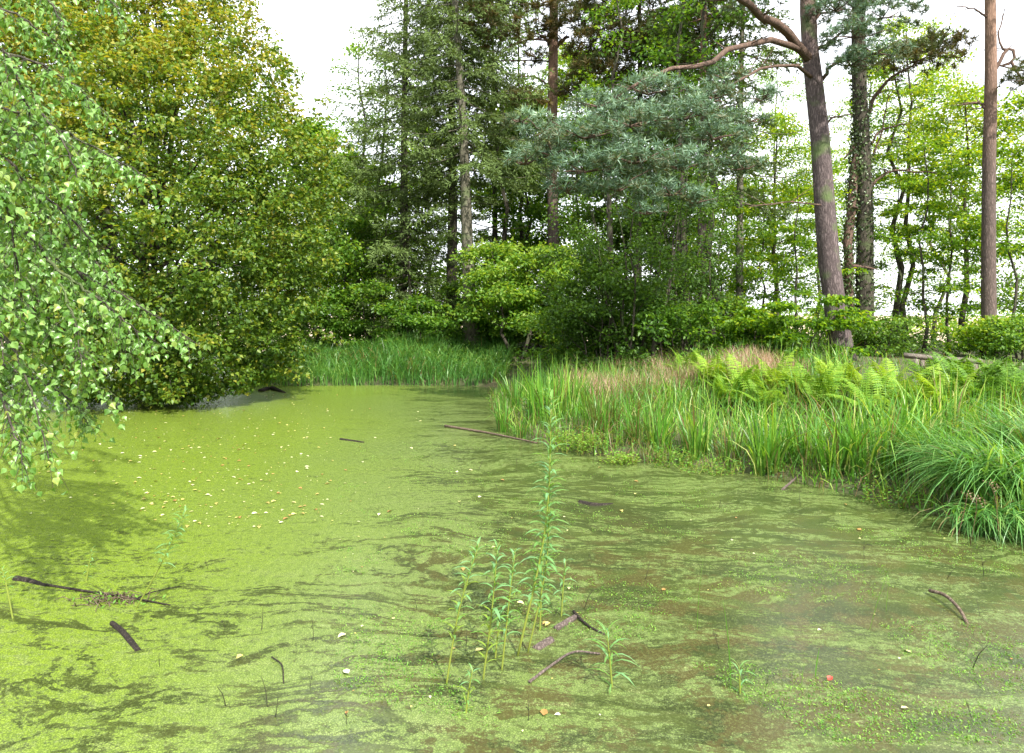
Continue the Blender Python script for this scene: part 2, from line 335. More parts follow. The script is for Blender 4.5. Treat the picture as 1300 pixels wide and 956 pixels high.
# ------------------------------------------------------------------ terrain and pond
POND = np.array([(5.6, 0.6), (5.2, 3), (4.75, 5.6), (4.45, 6.3), (3.95, 7.3), (3.3, 8.2), (2.6, 8.9), (1.6, 9.3), (.75, 10.0), (.1, 11.2),
                 (-.25, 13.5), (-.45, 16.5), (-.55, 18.6), (-1.3, 19.2), (-3.5, 19.3), (-6, 19.1), (-7.6, 19.6), (-8.2, 22), (-7.7, 26), (-8.0, 31), (-10, 34.5),
                 (-14, 35), (-19, 31), (-21, 24), (-18, 17), (-12.5, 12.5), (-8.8, 9.2), (-6.2, 6.2), (-5.0, 4.0), (-4.4, 1.0), (-3.0, .55), (2, .35)])
def pond_sd(x, y):
    x = np.asarray(x, float); y = np.asarray(y, float); d = np.full(x.shape, 1e9); ins = np.zeros(x.shape, bool); k = len(POND)
    for i in range(k):
        a = POND[i]; b_ = POND[(i + 1) % k]; e = b_ - a
        t = np.clip(((x - a[0]) * e[0] + (y - a[1]) * e[1]) / (e @ e), 0, 1)
        d = np.minimum(d, np.hypot(x - a[0] - t * e[0], y - a[1] - t * e[1]))
        c = (a[1] > y) != (b_[1] > y)
        ins ^= c & (x < (b_[0] - a[0]) * (y - a[1]) / (b_[1] - a[1] + 1e-12) + a[0])
    return np.where(ins, -d, d)
def sstep(a, b_, v): t = np.clip((v - a) / (b_ - a), 0, 1); return t * t * (3 - 2 * t)
ISL = (-9.6, 18.2)
def gz(x, y):
    x = np.asarray(x, float); y = np.asarray(y, float); sd_ = pond_sd(x, y)
    z = np.where(sd_ < 0, np.maximum(sd_, -1) * .5, .16 * sstep(0, .5, sd_) + .68 * sstep(.3, 7, sd_))
    z = z + .05 * np.sin(x * 1.7 + y * .6) * np.sin(y * 1.3 - x * .4) * sstep(.4, 2, sd_)
    r = np.hypot(x - ISL[0], y - ISL[1]); z = np.maximum(z, .22 - r * .22)
    z = z - 1.3 * sstep(27, 46, y) * sstep(0, 3, sd_)
    return z
def g1(x, y): return float(gz(np.array([x]), np.array([y]))[0])
xs = np.concatenate([[-3000, -900, -300, -120, -70], np.arange(-45, -20, 1.5), np.arange(-20, 14, .3), np.arange(14, 45, 1.5), [60, 100, 300, 900, 3000]])
ys = np.concatenate([[-1500, -400, -100, -30, -10], np.arange(-5, 36, .3), np.arange(36, 60, 2), [70, 100, 200, 500, 1500, 4500]])
XX, YY = np.meshgrid(xs, ys); ZZ = gz(XX, YY); nx, ny = len(xs), len(ys)
i, j = np.meshgrid(np.arange(nx - 1), np.arange(ny - 1)); A = (j * nx + i).ravel()
TT = np.concatenate([np.stack([A, A + 1, A + nx + 1], 1), np.stack([A, A + nx + 1, A + nx], 1)])
single('ground', smooth(mesh_np('ground', np.stack([XX, YY, ZZ], -1).reshape(-1, 3), TT)), M['ground'], kind='structure')
wp = []
x0, x1, y0, y1 = -24, 8, -.5, 36
single('pond_water', mesh_np('pond_water', [(x0, y0, 0), (x1, y0, 0), (x1, y1, 0), (x0, y1, 0)], [(0, 1, 2), (0, 2, 3)]), M['water'], kind='structure')

# ------------------------------------------------------------------ tree builders
def clump_leaves(g, C, rad, per, L, flat, tint, seed, droop=.2, wr=.62, shape=0, sprd=.25):
    """C clump centres; leaves scattered around each in a flattened ball, pointing outwards and down a bit"""
    r_ = np.random.RandomState(seed); n = len(C); C = np.repeat(C, per, 0); R_ = np.repeat(np.broadcast_to(rad, (n,)), per)
    t_ = np.repeat(np.broadcast_to(tint, (n,)), per)
    d = unit(r_.normal(size=(n * per, 3))); rr = r_.uniform(0, 1, n * per) ** .45 * R_
    P = C + d * rr[:, None] * np.array([1, 1, flat])
    D = d * np.array([1, 1, .35]) + r_.normal(size=d.shape) * .5; D[:, 2] -= droop
    N = r_.normal(size=d.shape) * (.35 + .5 * flat) + np.array([0, 0, 1.0])
    Ls = L * r_.uniform(.65, 1.25, n * per)
    leaves(g, P, D, N, Ls, Ls * wr, t_ + r_.uniform(-sprd, sprd, n * per), shape=shape)

def wob(p0, p1, n, amp, r_, up=0):
    t = np.linspace(0, 1, n)[:, None]; p = p0 + (p1 - p0) * t
    off = r_.normal(size=(n, 3)) * amp; off[0] = 0; off = np.cumsum(off, 0) * .5
    p = p + off * (t > 0); p[:, 2] += up * np.sin(t[:, 0] * pi) ; return p

DENS = (1.35, 1.1, 1.4)
def broadleaf(name, label, cat, px, Y, H, z0, R, leaf='beech', bark='bark_dark', tr=.12, nl=26, cl=9, per=34, L=.085, flat=.4, crad=.42,
              tint=.45, seed=0, lean=(0, 0), stems=1, group=None, rise=.25, prof='dome', dz=0, loc=None, shape=0):
    r_ = np.random.RandomState(seed + 101); cl = int(cl * DENS[0]); per = int(per * DENS[1]); L = L * DENS[2]; crad = crad * 1.15
    if loc is None: loc = np.array([(px - 650) / F * Y, Y, 0.]); 
    loc = np.array([loc[0], loc[1], g1(loc[0], loc[1]) - .05 + dz])
    root = thing(name, label, cat, loc, group)
    tg_, lg, fg = Geo(), Geo(), Geo()
    CC = []; TI = []
    for s in range(stems):
        if stems > 1:
            a = s / stems * 2 * pi + r_.uniform(-.4, .4); b0 = np.array([cos(a), sin(a), 0]) * .12 * stems ** .5
            tipx = np.array([cos(a), sin(a), 0]) * R * r_.uniform(.25, .6)
        else: b0 = np.zeros(3); tipx = np.zeros(3)
        hh = H * (1 if stems == 1 else r_.uniform(.75, 1))
        top = b0 + tipx + np.array([lean[0], lean[1], hh]); n = 9
        t = np.linspace(0, 1, n)
        sp_ = b0 + (top - b0) * t[:, None]; sp_[1:-1, :2] += r_.normal(size=(n - 2, 2)) * .012 * H
        rad = tr * (1 - t * .85); rad[0] *= 1.35
        if stems > 1: rad = rad * r_.uniform(.6, 1)
        tube(tg_, sp_, rad, 8 if tr > .1 else 6, .05, seed + s)
        nn = max(3, nl // stems)
        for q in range(nn):
            u = (z0 / H) + (1 - z0 / H) * ((q + r_.uniform(0, 1)) / nn); u = min(u, .99)
            k = u * (n - 1); i0 = int(k); st = sp_[i0] + (sp_[min(i0 + 1, n - 1)] - sp_[i0]) * (k - i0)
            v = (u - z0 / H) / (1 - z0 / H)
            pr = {'dome': (1 - v ** 2.2) ** .6 * (.55 + .45 * min(1, v * 3 + .3)), 'cone': 1 - v * .85, 'col': .8 + .2 * sin(v * 9) if v < .85 else .5}[prof]
            a = q * 2.4 + s + r_.uniform(-.5, .5); ln = R * pr * r_.uniform(.6, 1.1) + .15
            e = st + np.array([cos(a) * ln, sin(a) * ln, ln * rise * r_.uniform(-.2, 1.6)])
            br = wob(st, e, 6, ln * .045, r_, ln * .06)
            tube(lg, br, np.linspace(max(.008, tr * .28 * (1 - u * .6)), .004, 6), 4, cap=False)
            for c in range(cl):
                w = r_.uniform(.25, 1.05) ** .7; kk = min(w, .999) * 5; i1 = int(kk)
                p = br[i1] + (br[min(i1 + 1, 5)] - br[i1]) * (kk - i1)
                off = r_.normal(size=3) * np.array([1, 1, .35]) * ln * .17 * w
                if c % 3 == 0 and np.linalg.norm(off) > .1: tube(lg, [p, p + off * .5 + [0, 0, .03], p + off], [.006, .004, .002], 3, cap=False)
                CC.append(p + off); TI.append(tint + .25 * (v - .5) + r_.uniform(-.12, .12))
    CC = np.array(CC); keep = CC[:, 2] > .12 - max(0, 0); CC = CC[keep]; TI = np.array(TI)[keep]
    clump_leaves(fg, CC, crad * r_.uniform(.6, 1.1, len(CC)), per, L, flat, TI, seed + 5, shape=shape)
    part('trunk' if stems == 1 else 'stems', smooth(tg_.mesh('trunk')), M[bark], root)
    part('branches', lg.mesh('branches'), M[bark], root)
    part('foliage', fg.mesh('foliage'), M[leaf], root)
    return root

def spruce(label, px, Y, H, R, zlow, tr=.2, seed=0, tint=.45, lean=(0, 0), nb=95, topcut=None, bark='bark_grey', per=1.0, sparse=False, leaf='spruce', name='spruce_tree'):
    if sparse: per *= 1.5; nb = int(nb * 1.25)
    r_ = np.random.RandomState(seed + 55); x = (px - 650) / F * Y; loc = np.array([x, Y, g1(x, Y) - .05])
    tint += .12
    root = thing(name, label, 'tree', loc); tg_, bgm, fg = Geo(), Geo(), Geo()
    n = 12; t = np.linspace(0, 1, n); sp_ = np.stack([lean[0] * t + .05 * np.sin(t * 7 + seed), lean[1] * t, H * t], 1)
    rad = tr * (1 - .88 * t); rad[0] *= 1.5; tube(tg_, sp_, rad, 10, .04, seed)
    PP, DD, TI, LL = [], [], [], []
    for q in range(nb):
        u = (zlow + (H - zlow) * ((q + .5) / nb) ** .95) / H; v = (u * H - zlow) / (H - zlow)
        st = np.array([np.interp(u, t, sp_[:, 0]), np.interp(u, t, sp_[:, 1]), u * H])
        a = q * 2.39996 + r_.uniform(-.3, .3); ln = R * (1 - v ** 1.3) ** .8 * r_.uniform(.65, 1.1) + .25
        if sparse and v < .35: ln *= r_.uniform(.5, 1.)
        dv = np.array([cos(a), sin(a), 0]); k = 9; s_ = np.linspace(0, 1, k)
        br = st + dv * (ln * s_)[:, None]; br[:, 2] += ln * (-.42 * s_ + .30 * s_ ** 2.5) - .02
        tube(bgm, br, np.linspace(.035 * (1 - u * .6), .006, k), 4, cap=False)
        if sparse and v < .3 and r_.rand() < .55: continue
        side = np.array([-sin(a), cos(a), 0]); nt_ = max(5, int(ln * 9))
        for w in range(nt_):
            s0 = .18 + .82 * (w + r_.rand()) / nt_; p = np.array([np.interp(s0, s_, br[:, c]) for c in range(3)])
            tl = ln * .30 * (1.15 - s0) + .16; sg = 1 if w % 2 else -1
            d = dv * .6 + side * sg * r_.uniform(.5, 1.1); d = unit(d); e = p + d * tl; e[2] -= tl * r_.uniform(.25, .8)
            m = max(4, int(tl * 34 * per)); f = r_.uniform(0, 1, m)[:, None]
            PP.append(p + (e - p) * f); dd = unit(unit(e - p) * .9 + r_.normal(size=(m, 3)) * .55); DD.append(dd)
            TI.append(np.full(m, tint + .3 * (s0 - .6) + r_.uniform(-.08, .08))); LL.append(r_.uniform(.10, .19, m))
    PP = np.concatenate(PP); DD = np.concatenate(DD); TI = np.concatenate(TI); LL = np.concatenate(LL)
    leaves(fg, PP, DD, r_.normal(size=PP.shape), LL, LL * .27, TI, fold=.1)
    part('trunk', smooth(tg_.mesh('trunk')), M[bark], root); part('branches', bgm.mesh('branches'), M[bark], root)
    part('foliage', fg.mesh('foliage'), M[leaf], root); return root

def tufts(g, C, R_, per, tint, seed, up=.35, wn_=.16):
    r_ = np.random.RandomState(seed); n = len(C); P = np.repeat(C, per, 0); d = r_.normal(size=(n * per, 3)); d[:, 2] = d[:, 2] * .8 + up; d = unit(d)
    L = np.repeat(np.broadcast_to(R_, (n,)), per) * r_.uniform(.7, 1.15, n * per)
    P = P + d * L[:, None] * .12
    sd_ = unit(np.cross(d, r_.normal(size=d.shape))); w = L * wn_
    V = np.stack([P - sd_ * w[:, None] * .5, P + sd_ * w[:, None] * .5, P + d * L[:, None]], 1).reshape(-1, 3)
    T = np.arange(n * per * 3).reshape(-1, 3); g.add(V, T, np.repeat(np.repeat(np.broadcast_to(tint, (n,)), per) + r_.uniform(-.12, .12, n * per), 3))

def plates(bl, r_, dens=1.0):
    """tuft centres on flattened foliage plates; bl = (centre, rx, rz)"""
    out, ti = [], []
    for c, rx, rz in bl:
        k = int(rx * rx * 150 * dens) + 10
        a = r_.uniform(0, 2 * pi, k); rr = np.sqrt(r_.uniform(0, 1, k)) * rx
        x = np.cos(a) * rr; y = np.sin(a) * rr
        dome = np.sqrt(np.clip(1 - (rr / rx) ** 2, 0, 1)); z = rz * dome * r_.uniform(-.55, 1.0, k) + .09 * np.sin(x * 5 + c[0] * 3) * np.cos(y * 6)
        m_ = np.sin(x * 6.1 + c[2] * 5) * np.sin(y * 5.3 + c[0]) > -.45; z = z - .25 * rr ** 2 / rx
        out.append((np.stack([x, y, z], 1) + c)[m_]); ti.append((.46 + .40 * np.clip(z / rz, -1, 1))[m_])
    return np.concatenate(out), np.concatenate(ti)

def pine(name, label, tp, rad, limbs, blobs, leaf='pine', bark='bark_pine', dens=1.0, per=26, tr_=.12, tint=0, seed=0, extra=None, limbbark='bark_limb'):
    """tp: [(px,py,Y)...] first point is the base (py None = ground)"""
    r_ = np.random.RandomState(seed + 9)
    p = []
    for (a, b_, Y) in tp:
        if b_ is None: x = (a - 650) / F * Y; p.append(np.array([x, Y, g1(x, Y) - .1]))
        else: p.append(W(a, b_, Y))
    base = p[0].copy(); root = thing(name, label, 'tree', base)
    pts = spline(p, 16); rr = np.interp(np.linspace(0, 1, 16), np.linspace(0, 1, len(rad)), rad); rr[0] *= 1.25
    g = Geo(); tube(g, pts, rr, 14, .035, seed); part('trunk', smooth(g.mesh('trunk', base)), M[bark], root)
    for k, (lp, r0, r1) in enumerate(limbs):
        g = Geo(); q = spline([W(*c) for c in lp], 10); q[1:-1] += r_.normal(size=(8, 3)) * r0 * .35
        tube(g, q, np.linspace(r0, r1, 10), 8, .06, k)
        # twigs off the outer half
        for w in range(7):
            i = r_.randint(3, 10); d = unit(np.array([r_.normal(), r_.normal(), r_.uniform(-.3, .7)])); ln = r_.uniform(.3, .9)
            tube(g, wob(q[i], q[i] + d * ln, 5, .04, r_), np.linspace(r1 * .6 + .004, .004, 5), 4, cap=False)
        part('branch', smooth(g.mesh('branch', base)), M[limbbark], root)
    if blobs:
        C, T = plates([(W(a, b_, Y), rx, rz) for (a, b_, Y, rx, rz) in blobs], r_, dens)
        g = Geo(); tg2 = Geo()
        for (a, b_, Y, rx, rz) in blobs:
            c = W(a, b_, Y)
            for w in range(6):
                an = w * 1.05 + r_.rand(); e = c + np.array([cos(an) * rx * .85, sin(an) * rx * .85, rz * r_.uniform(-.3, .5)])
                tube(tg2, wob(c - [0, 0, rz * .5], e, 6, .04, r_), np.linspace(.02, .005, 6), 4, cap=False)
        part('branchlets', tg2.mesh('branchlets', base), M[limbbark], root, kind='stuff')
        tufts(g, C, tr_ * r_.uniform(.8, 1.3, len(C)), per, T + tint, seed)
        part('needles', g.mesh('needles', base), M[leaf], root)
    return root

# ------------------------------------------------------------------ the tall trees one can tell apart
pine('scots_pine', 'thick grey-barked pine right of centre, its limbs carrying the blue-green needle mass',
     [(1070, None, 17), (1062, 400, 17), (1051, 320, 17), (1043, 200, 17), (1034, 110, 17), (1026, 30, 17), (1024, -120, 17), (1020, -330, 17)],
     [.29, .265, .25, .23, .21, .19, .15, .08],
     [([(1030, 78, 17), (1000, 42, 16.4), (950, 8, 15), (880, -50, 13.5)], .125, .06),
      ([(1032, 72, 17), (985, 52, 16.2), (935, 60, 15), (895, 82, 14.2), (845, 88, 13.6), (780, 125, 13.2)], .085, .03),
      ([(1036, 102, 17), (1008, 84, 16.4), (975, 86, 15.8), (935, 103, 15), (890, 125, 14.2)], .05, .02),
      ([(1028, 50, 17), (1040, 14, 17), (1060, -25, 16.5)], .085, .05),
      ([(1040, 106, 17), (1060, 82, 16.6), (1090, 72, 16)], .055, .02),
      ([(1046, 164, 17), (1056, 150, 17), (1082, 146, 17.2)], .032, .012),
      ([(1042, 260, 16.8), (1000, 257, 16.6), (950, 263, 16.3)], .022, .010),
      ([(1032, 66, 17), (1056, 52, 16.7), (1082, 28, 16)], .06, .02),
      ([(1026, -10, 17), (1000, -40, 16), (960, -60, 15)], .08, .03)],
     [(800, 150, 13.2, 1.0, .32), (742, 166, 13, .9, .3), (690, 162, 13.2, .6, .24), (862, 142, 13.6, 1.0, .35), (905, 168, 13.6, .8, .3),
      (805, 196, 13, 1.0, .34), (742, 208, 13, .8, .33), (866, 206, 13.4, .8, .3), (698, 190, 13.1, .55, .25), (822, 112, 13.5, .85, .25),
      (905, 118, 14, .7, .25), (945, 150, 14.2, .55, .25), (785, 232, 13, .65, .3), (850, 240, 13.2, .6, .25), (925, 200, 13.8, .6, .3),
      (660, 150, 13.3, .35, .15), (760, 128, 13.4, .7, .25), (720, 235, 13.2, .5, .3), (820, 262, 13.2, .5, .3), (880, 250, 13.5, .5, .3), (945, 205, 13.9, .45, .3), (665, 200, 13.2, .4, .25), (920, 92, 14.5, .5, .2), (970, 120, 15, .4, .2),
      (1085, 40, 16, .8, .28), (1110, 62, 15.8, .8, .25), (1080, 78, 16, .6, .2), (1060, 8, 16.5, .7, .25), (1120, 15, 16, .9, .3),
      (960, -20, 15, .9, .3), (900, -50, 13.5, 1.2, .35), (1000, -60, 16, 1.2, .4), (1080, -60, 16.5, 1.6, .5), (1160, -40, 16, 1.2, .4), (1010, -170, 17, 2.4, .8), (1040, -290, 17, 2.0, .9)],
     leaf='bluepine', dens=1.15, per=22, tr_=.125, tint=.08, seed=1)
pine('scots_pine', 'slim pine with reddish upper trunk and pale fork, left of the blue-green needle mass',
     [(706, None, 26), (703, 330, 26), (701, 200, 26), (702, 90, 26), (703, 20, 26), (704, -120, 26), (706, -260, 26)],
     [.23, .215, .205, .19, .17, .13, .08],
     [([(703, 62, 26), (694, 50, 26), (686, 46, 26)], .085, .05), ([(704, 62, 26), (713, 52, 26), (722, 47, 26)], .085, .05),
      ([(698, 112, 26), (684, 100, 25.6), (660, 95, 25)], .05, .02), ([(699, 78, 26), (660, 77, 25), (622, 77, 24.5)], .035, .015),
      ([(702, 52, 26), (670, 50, 25), (640, 62, 24)], .04, .015), ([(702, 10, 26), (730, -20, 25), (770, -30, 24)], .07, .03), ([(702, -20, 26), (670, -40, 25), (640, -50, 24)], .07, .03)],
     [(735, 25, 24.5, 1.3, .45), (690, 28, 24.5, .7, .3), (775, 45, 24, 1.5, .5), (760, 85, 24, 1.2, .45), (740, 0, 24.5, 1.4, .5), (790, -10, 24, 1.6, .5), (650, 0, 24.5, 1.2, .4), (720, 112, 24.3, .7, .3),
      (640, 40, 24, 1.0, .35), (700, -60, 25, 2.5, .8), (715, -140, 26, 2.8, .9), (700, -220, 26, 2.2, .9), (815, 60, 24, 1.3, .5), (800, 100, 24.3, 1.1, .4), (850, 30, 24, 1.5, .5), (870, 75, 24, 1.1, .4), (665, 120, 24, .9, .3), (900, 20, 24, 1.2, .4), (620, 20, 24, 1.2, .4), (745, 60, 24.5, .9, .35), (680, 70, 24.8, .6, .25)],
     leaf='pine', bark='bark_red', dens=.55, per=26, tr_=.2, tint=-.12, seed=2)
pine('scots_pine', 'tall straight pine at the right edge with pinkish bare top and twisted dead branches',
     [(1256, None, 19), (1255, 330, 19), (1256, 200, 19), (1258, 90, 19), (1257, 0, 19), (1256, -140, 19), (1255, -300, 19)],
     [.20, .18, .165, .15, .135, .11, .07],
     [([(1258, 98, 19), (1275, 68, 19), (1282, 62, 19), (1286, 78, 19), (1272, 84, 19), (1300, 90, 18.8)], .055, .022),
      ([(1278, 66, 19), (1268, 48, 19), (1272, 25, 19), (1275, 12, 19)], .03, .01), ([(1284, 78, 19), (1295, 98, 18.8), (1312, 92, 18.6)], .04, .015),
      ([(1254, 142, 19), (1245, 132, 19), (1236, 130, 19)], .04, .03), ([(1252, 22, 19), (1238, 12, 18.5), (1215, 8, 18)], .03, .012),
      ([(1256, -60, 19), (1290, -90, 18.5), (1330, -100, 18)], .08, .03), ([(1256, -80, 19), (1220, -110, 18.5), (1180, -120, 18)], .08, .03)],
     [(1310, 95, 18.3, .8, .25), (1330, 70, 18, .8, .25), (1180, -110, 18, 1.4, .4), (1330, -110, 18, 1.6, .5), (1255, -190, 19, 2.4, .8), (1250, -270, 19, 2.0, .8)],
     leaf='pine', bark='bark_red', dens=.9, per=24, tr_=.13, seed=3)
# ivy-clad double trunk behind the thick pine
def ivyed(root, pts, rad, seed):
    r_ = np.random.RandomState(seed); n = 1500; u = r_.uniform(0, 1, n); k = len(pts); ii = u * (k - 1); i0 = np.minimum(ii.astype(int), k - 2); f = (ii - i0)[:, None]
    c = pts[i0] * (1 - f) + pts[i0 + 1] * f; a = r_.uniform(0, 2 * pi, n); d = np.stack([np.cos(a), np.sin(a), r_.uniform(-.3, .2, n)], 1)
    thick = .06 + .1 * (np.sin(u * 23 + a * 2) * .5 + .5) * (1 - u * .5)
    P = c + d * (np.interp(u, np.linspace(0, 1, len(rad)), rad) + r_.uniform(0, 1, n) ** 2 * thick)[:, None]
    D = r_.normal(size=(n, 3)) * .5 + np.array([0, 0, -.7]); g = Geo(); leaves(g, P, D, d + r_.normal(size=d.shape) * .4, .085 * r_.uniform(.7, 1.2, n), .075, .45 + r_.uniform(-.25, .35, n), shape=1)
    part('ivy', g.mesh('ivy', root.location), M['ivy'], root)
t_ = pine('ivy_clad_tree', 'upright ivy-covered tree with a leaning second stem, just right of the thick grey pine',
     [(1098, None, 21), (1098, 330, 21), (1097, 230, 21), (1092, 140, 21), (1090, 40, 21), (1094, -80, 21), (1100, -220, 21)],
     [.26, .25, .23, .22, .2, .14, .07],
     [([(1084, 415, 21), (1076, 340, 21), (1083, 230, 21), (1092, 150, 21)], .13, .15), ([(1098, 150, 21), (1112, 120, 21), (1135, 95, 20.5), (1165, 80, 20)], .07, .025),
      ([(1098, 190, 21), (1120, 165, 21), (1150, 158, 20.6)], .045, .02), ([(1102, 240, 21), (1130, 218, 20.8), (1190, 220, 20.3)], .05, .02), ([(1098, 210, 21), (1116, 180, 21), (1128, 120, 20.6)], .04, .015)],
     [(1165, 70, 20, 1.2, .35), (1190, 50, 20, 1.0, .3), (1090, -20, 20.5, 1.6, .5), (1130, -60, 20.5, 2.0, .6), (1095, -160, 21, 2.4, .8), (1180, 60, 20, .8, .3)],
     leaf='pine', bark='bark_dark', dens=.55, per=24, tr_=.16, tint=-.05, seed=4)
ivyed(t_, spline([WZ(1098, 21, .5), W(1098, 330, 21), W(1097, 230, 21), W(1092, 140, 21), W(1090, 60, 21)], 12), [.25, .2], 5)
ivyed(t_, spline([W(1084, 415, 21), W(1076, 340, 21), W(1083, 230, 21), W(1092, 150, 21)], 12), [.13, .15], 6)

spruce('spruce with drooping boughs and clean grey lower trunk, above the sedge left of centre', 601, 24, 19, 3.6, 6.6, tr=.25, seed=11, lean=(-1.0, 0), nb=120, tint=.42)
spruce('dark spruce standing close behind the grey-trunked spruce, half hidden by it', 573, 27, 20, 3.4, 5.2, tr=.24, seed=12, nb=85, tint=.34, bark='bark_dark', sparse=True)
spruce('spruce with ragged drooping tips against the white sky, edge of the gap at upper left', 508, 26, 20, 3.2, 4.2, tr=.2, seed=13, nb=110, tint=.46, lean=(.4, 0), bark='bark_dark')
spruce('slim grey-stemmed conifer with thin hanging twigs, left of the thick grey pine', 936, 22, 18, 2.2, 4.8, tr=.14, seed=14, nb=60, tint=.3, lean=(.35, 0), sparse=True)
spruce('conifer with brown-green hanging twigs behind the left end of the long pine limbs', 893, 21, 18, 2.4, 6.2, tr=.17, seed=15, nb=60, tint=.28, bark='bark_red', sparse=True)
spruce('thin dark conifer just left of the reddish one behind the needle mass', 866, 24, 18, 2.4, 5.6, tr=.16, seed=16, nb=60, tint=.25, bark='bark_dark', sparse=True)
spruce('conifer rising through the dull brown needles at top centre', 811, 25, 19, 2.6, 6, tr=.17, seed=17, nb=66, tint=.3, bark='bark_dark', sparse=True)
spruce('spruce with bare flat lower twigs seen through the gap right of the grey trunk', 627, 31, 18, 2.6, 3.6, tr=.17, seed=18, nb=64, tint=.3, bark='bark_dark', sparse=True)
spruce('small young spruce in the undergrowth with dark drooping boughs, left of the grey trunk', 520, 25, 6.0, 1.7, .8, tr=.09, seed=19, nb=50, tint=.25, bark='bark_dark')

# ------------------------------------------------------------------ the big yellowing bush over the water
def big_bush():
    r_ = np.random.RandomState(21); base = np.array([ISL[0], ISL[1], g1(*ISL)]); root = thing('alder_tree', 'huge dense rounded tree with yellowing leaves overhanging the green pond at left', 'tree', base)
    bl = [(200, 40, 17, 2.3), (285, 112, 16.5, 1.75), (325, 200, 16, 1.85), (345, 300, 15.8, 1.45), (230, 180, 15, 2.2), (240, 300, 14.8, 2.3), (130, 120, 15.5, 2.1),
          (120, 260, 15, 2.3), (330, 385, 15.6, 1.35), (250, 410, 14.6, 1.5), (160, 425, 14.5, 1.55), (285, 462, 15, .85), (195, 478, 14.6, .8), (100, 395, 15, 1.9), (60, 60, 16, 2.1),
          (180, -60, 17, 2.4), (235, -20, 17, 1.4), (345, 432, 16, .85), (60, 330, 16, 1.9), (20, 200, 16, 2.2), (120, -30, 17, 2.0), (40, 440, 15.5, 1.3), (130, 478, 15, .7), (240, 492, 15, .45), (315, 462, 15.6, .7),
          (20, 40, 18, 2.4), (10, 330, 17.5, 2.3), (-60, 200, 17, 3), (380, 250, 17, 1.1), (372, 340, 17, 1.0), (150, 200, 17.5, 3.2), (220, 330, 17.5, 3.0)]
    fg, lg = Geo(), Geo(); C, T = [], []
    for (a, b_, Y, R) in bl:
        c = W(a, b_, Y); n = int(R * R * 98) + 15
        d = unit(r_.normal(size=(n, 3))); d[:, 1] = np.where(r_.rand(n) < .6, -np.abs(d[:, 1]), d[:, 1])
        rr = R * (.82 + .25 * r_.uniform(-1, 1, n) ** 1) * (1 + .12 * np.sin(d[:, 0] * 7 + a) * np.cos(d[:, 2] * 6 + b_))
        P = c + d * rr[:, None]
        inside = np.zeros(n, bool)
        for (a2, b2, Y2, R2) in bl:
            if (a2, b2) != (a, b_): inside |= np.linalg.norm(P - W(a2, b2, Y2), axis=1) < R2 * .72
        P = P[~inside]
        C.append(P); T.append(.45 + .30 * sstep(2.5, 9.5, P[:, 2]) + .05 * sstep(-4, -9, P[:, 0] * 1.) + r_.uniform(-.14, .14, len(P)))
        for w in range(3):
            e = c + unit(r_.normal(size=3)) * R * .6
            st = base + np.array([0, 0, max(.3, min(c[2] * .55, 5))]) + r_.normal(size=3) * .2
            tube(lg, wob(st, e, 8, .12, r_, .35), np.linspace(.05, .008, 8), 5, cap=False)
        q_ = c + r_.normal(size=(int(R * 17), 3)) * R * .42; C.append(q_); T.append(np.full(len(q_), .45))
    C = np.concatenate(C); T = np.concatenate(T); k = C[:, 2] > .13; C, T = C[k], T[k]
    # sprays that stand proud of the outline
    ns = 420; ii = r_.randint(0, len(C), ns); ctr = W(220, 230, 16.5)
    for q in ii:
        d = unit(C[q] - ctr) + r_.normal(size=3) * .35 + [0, 0, .15]; e = C[q] + unit(d) * r_.uniform(.25, .6)
        if e[2] < .2: continue
        tube(lg, [C[q] - unit(d) * .3, C[q], e], [.008, .006, .003], 3, cap=False)
        m = 3; f = np.linspace(.2, 1, m)[:, None]; C = np.concatenate([C, C[q] + (e - C[q]) * f]); T = np.concatenate([T, np.full(m, T[q] + .1)])
    rad = r_.uniform(.13, .30, len(C))
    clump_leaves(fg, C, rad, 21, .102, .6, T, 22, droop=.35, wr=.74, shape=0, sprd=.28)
    hang = []
    for s in range(5):
        a = s * 1.26; g = Geo() if s == 0 else g
        tip = base + np.array([cos(a) * 2.2, sin(a) * 1.6, 5 + s * .6])
        tube(g, wob(base + np.array([cos(a) * .25, sin(a) * .25, -.2]), tip, 9, .18, r_), np.linspace(.17, .04, 9), 9, .05, s)
    part('stems', smooth(g.mesh('stems', base)), M['bark_dark'], root)
    part('branches', lg.mesh('branches', base), M['bark_dark'], root)
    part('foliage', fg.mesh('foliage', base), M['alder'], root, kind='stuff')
big_bush()

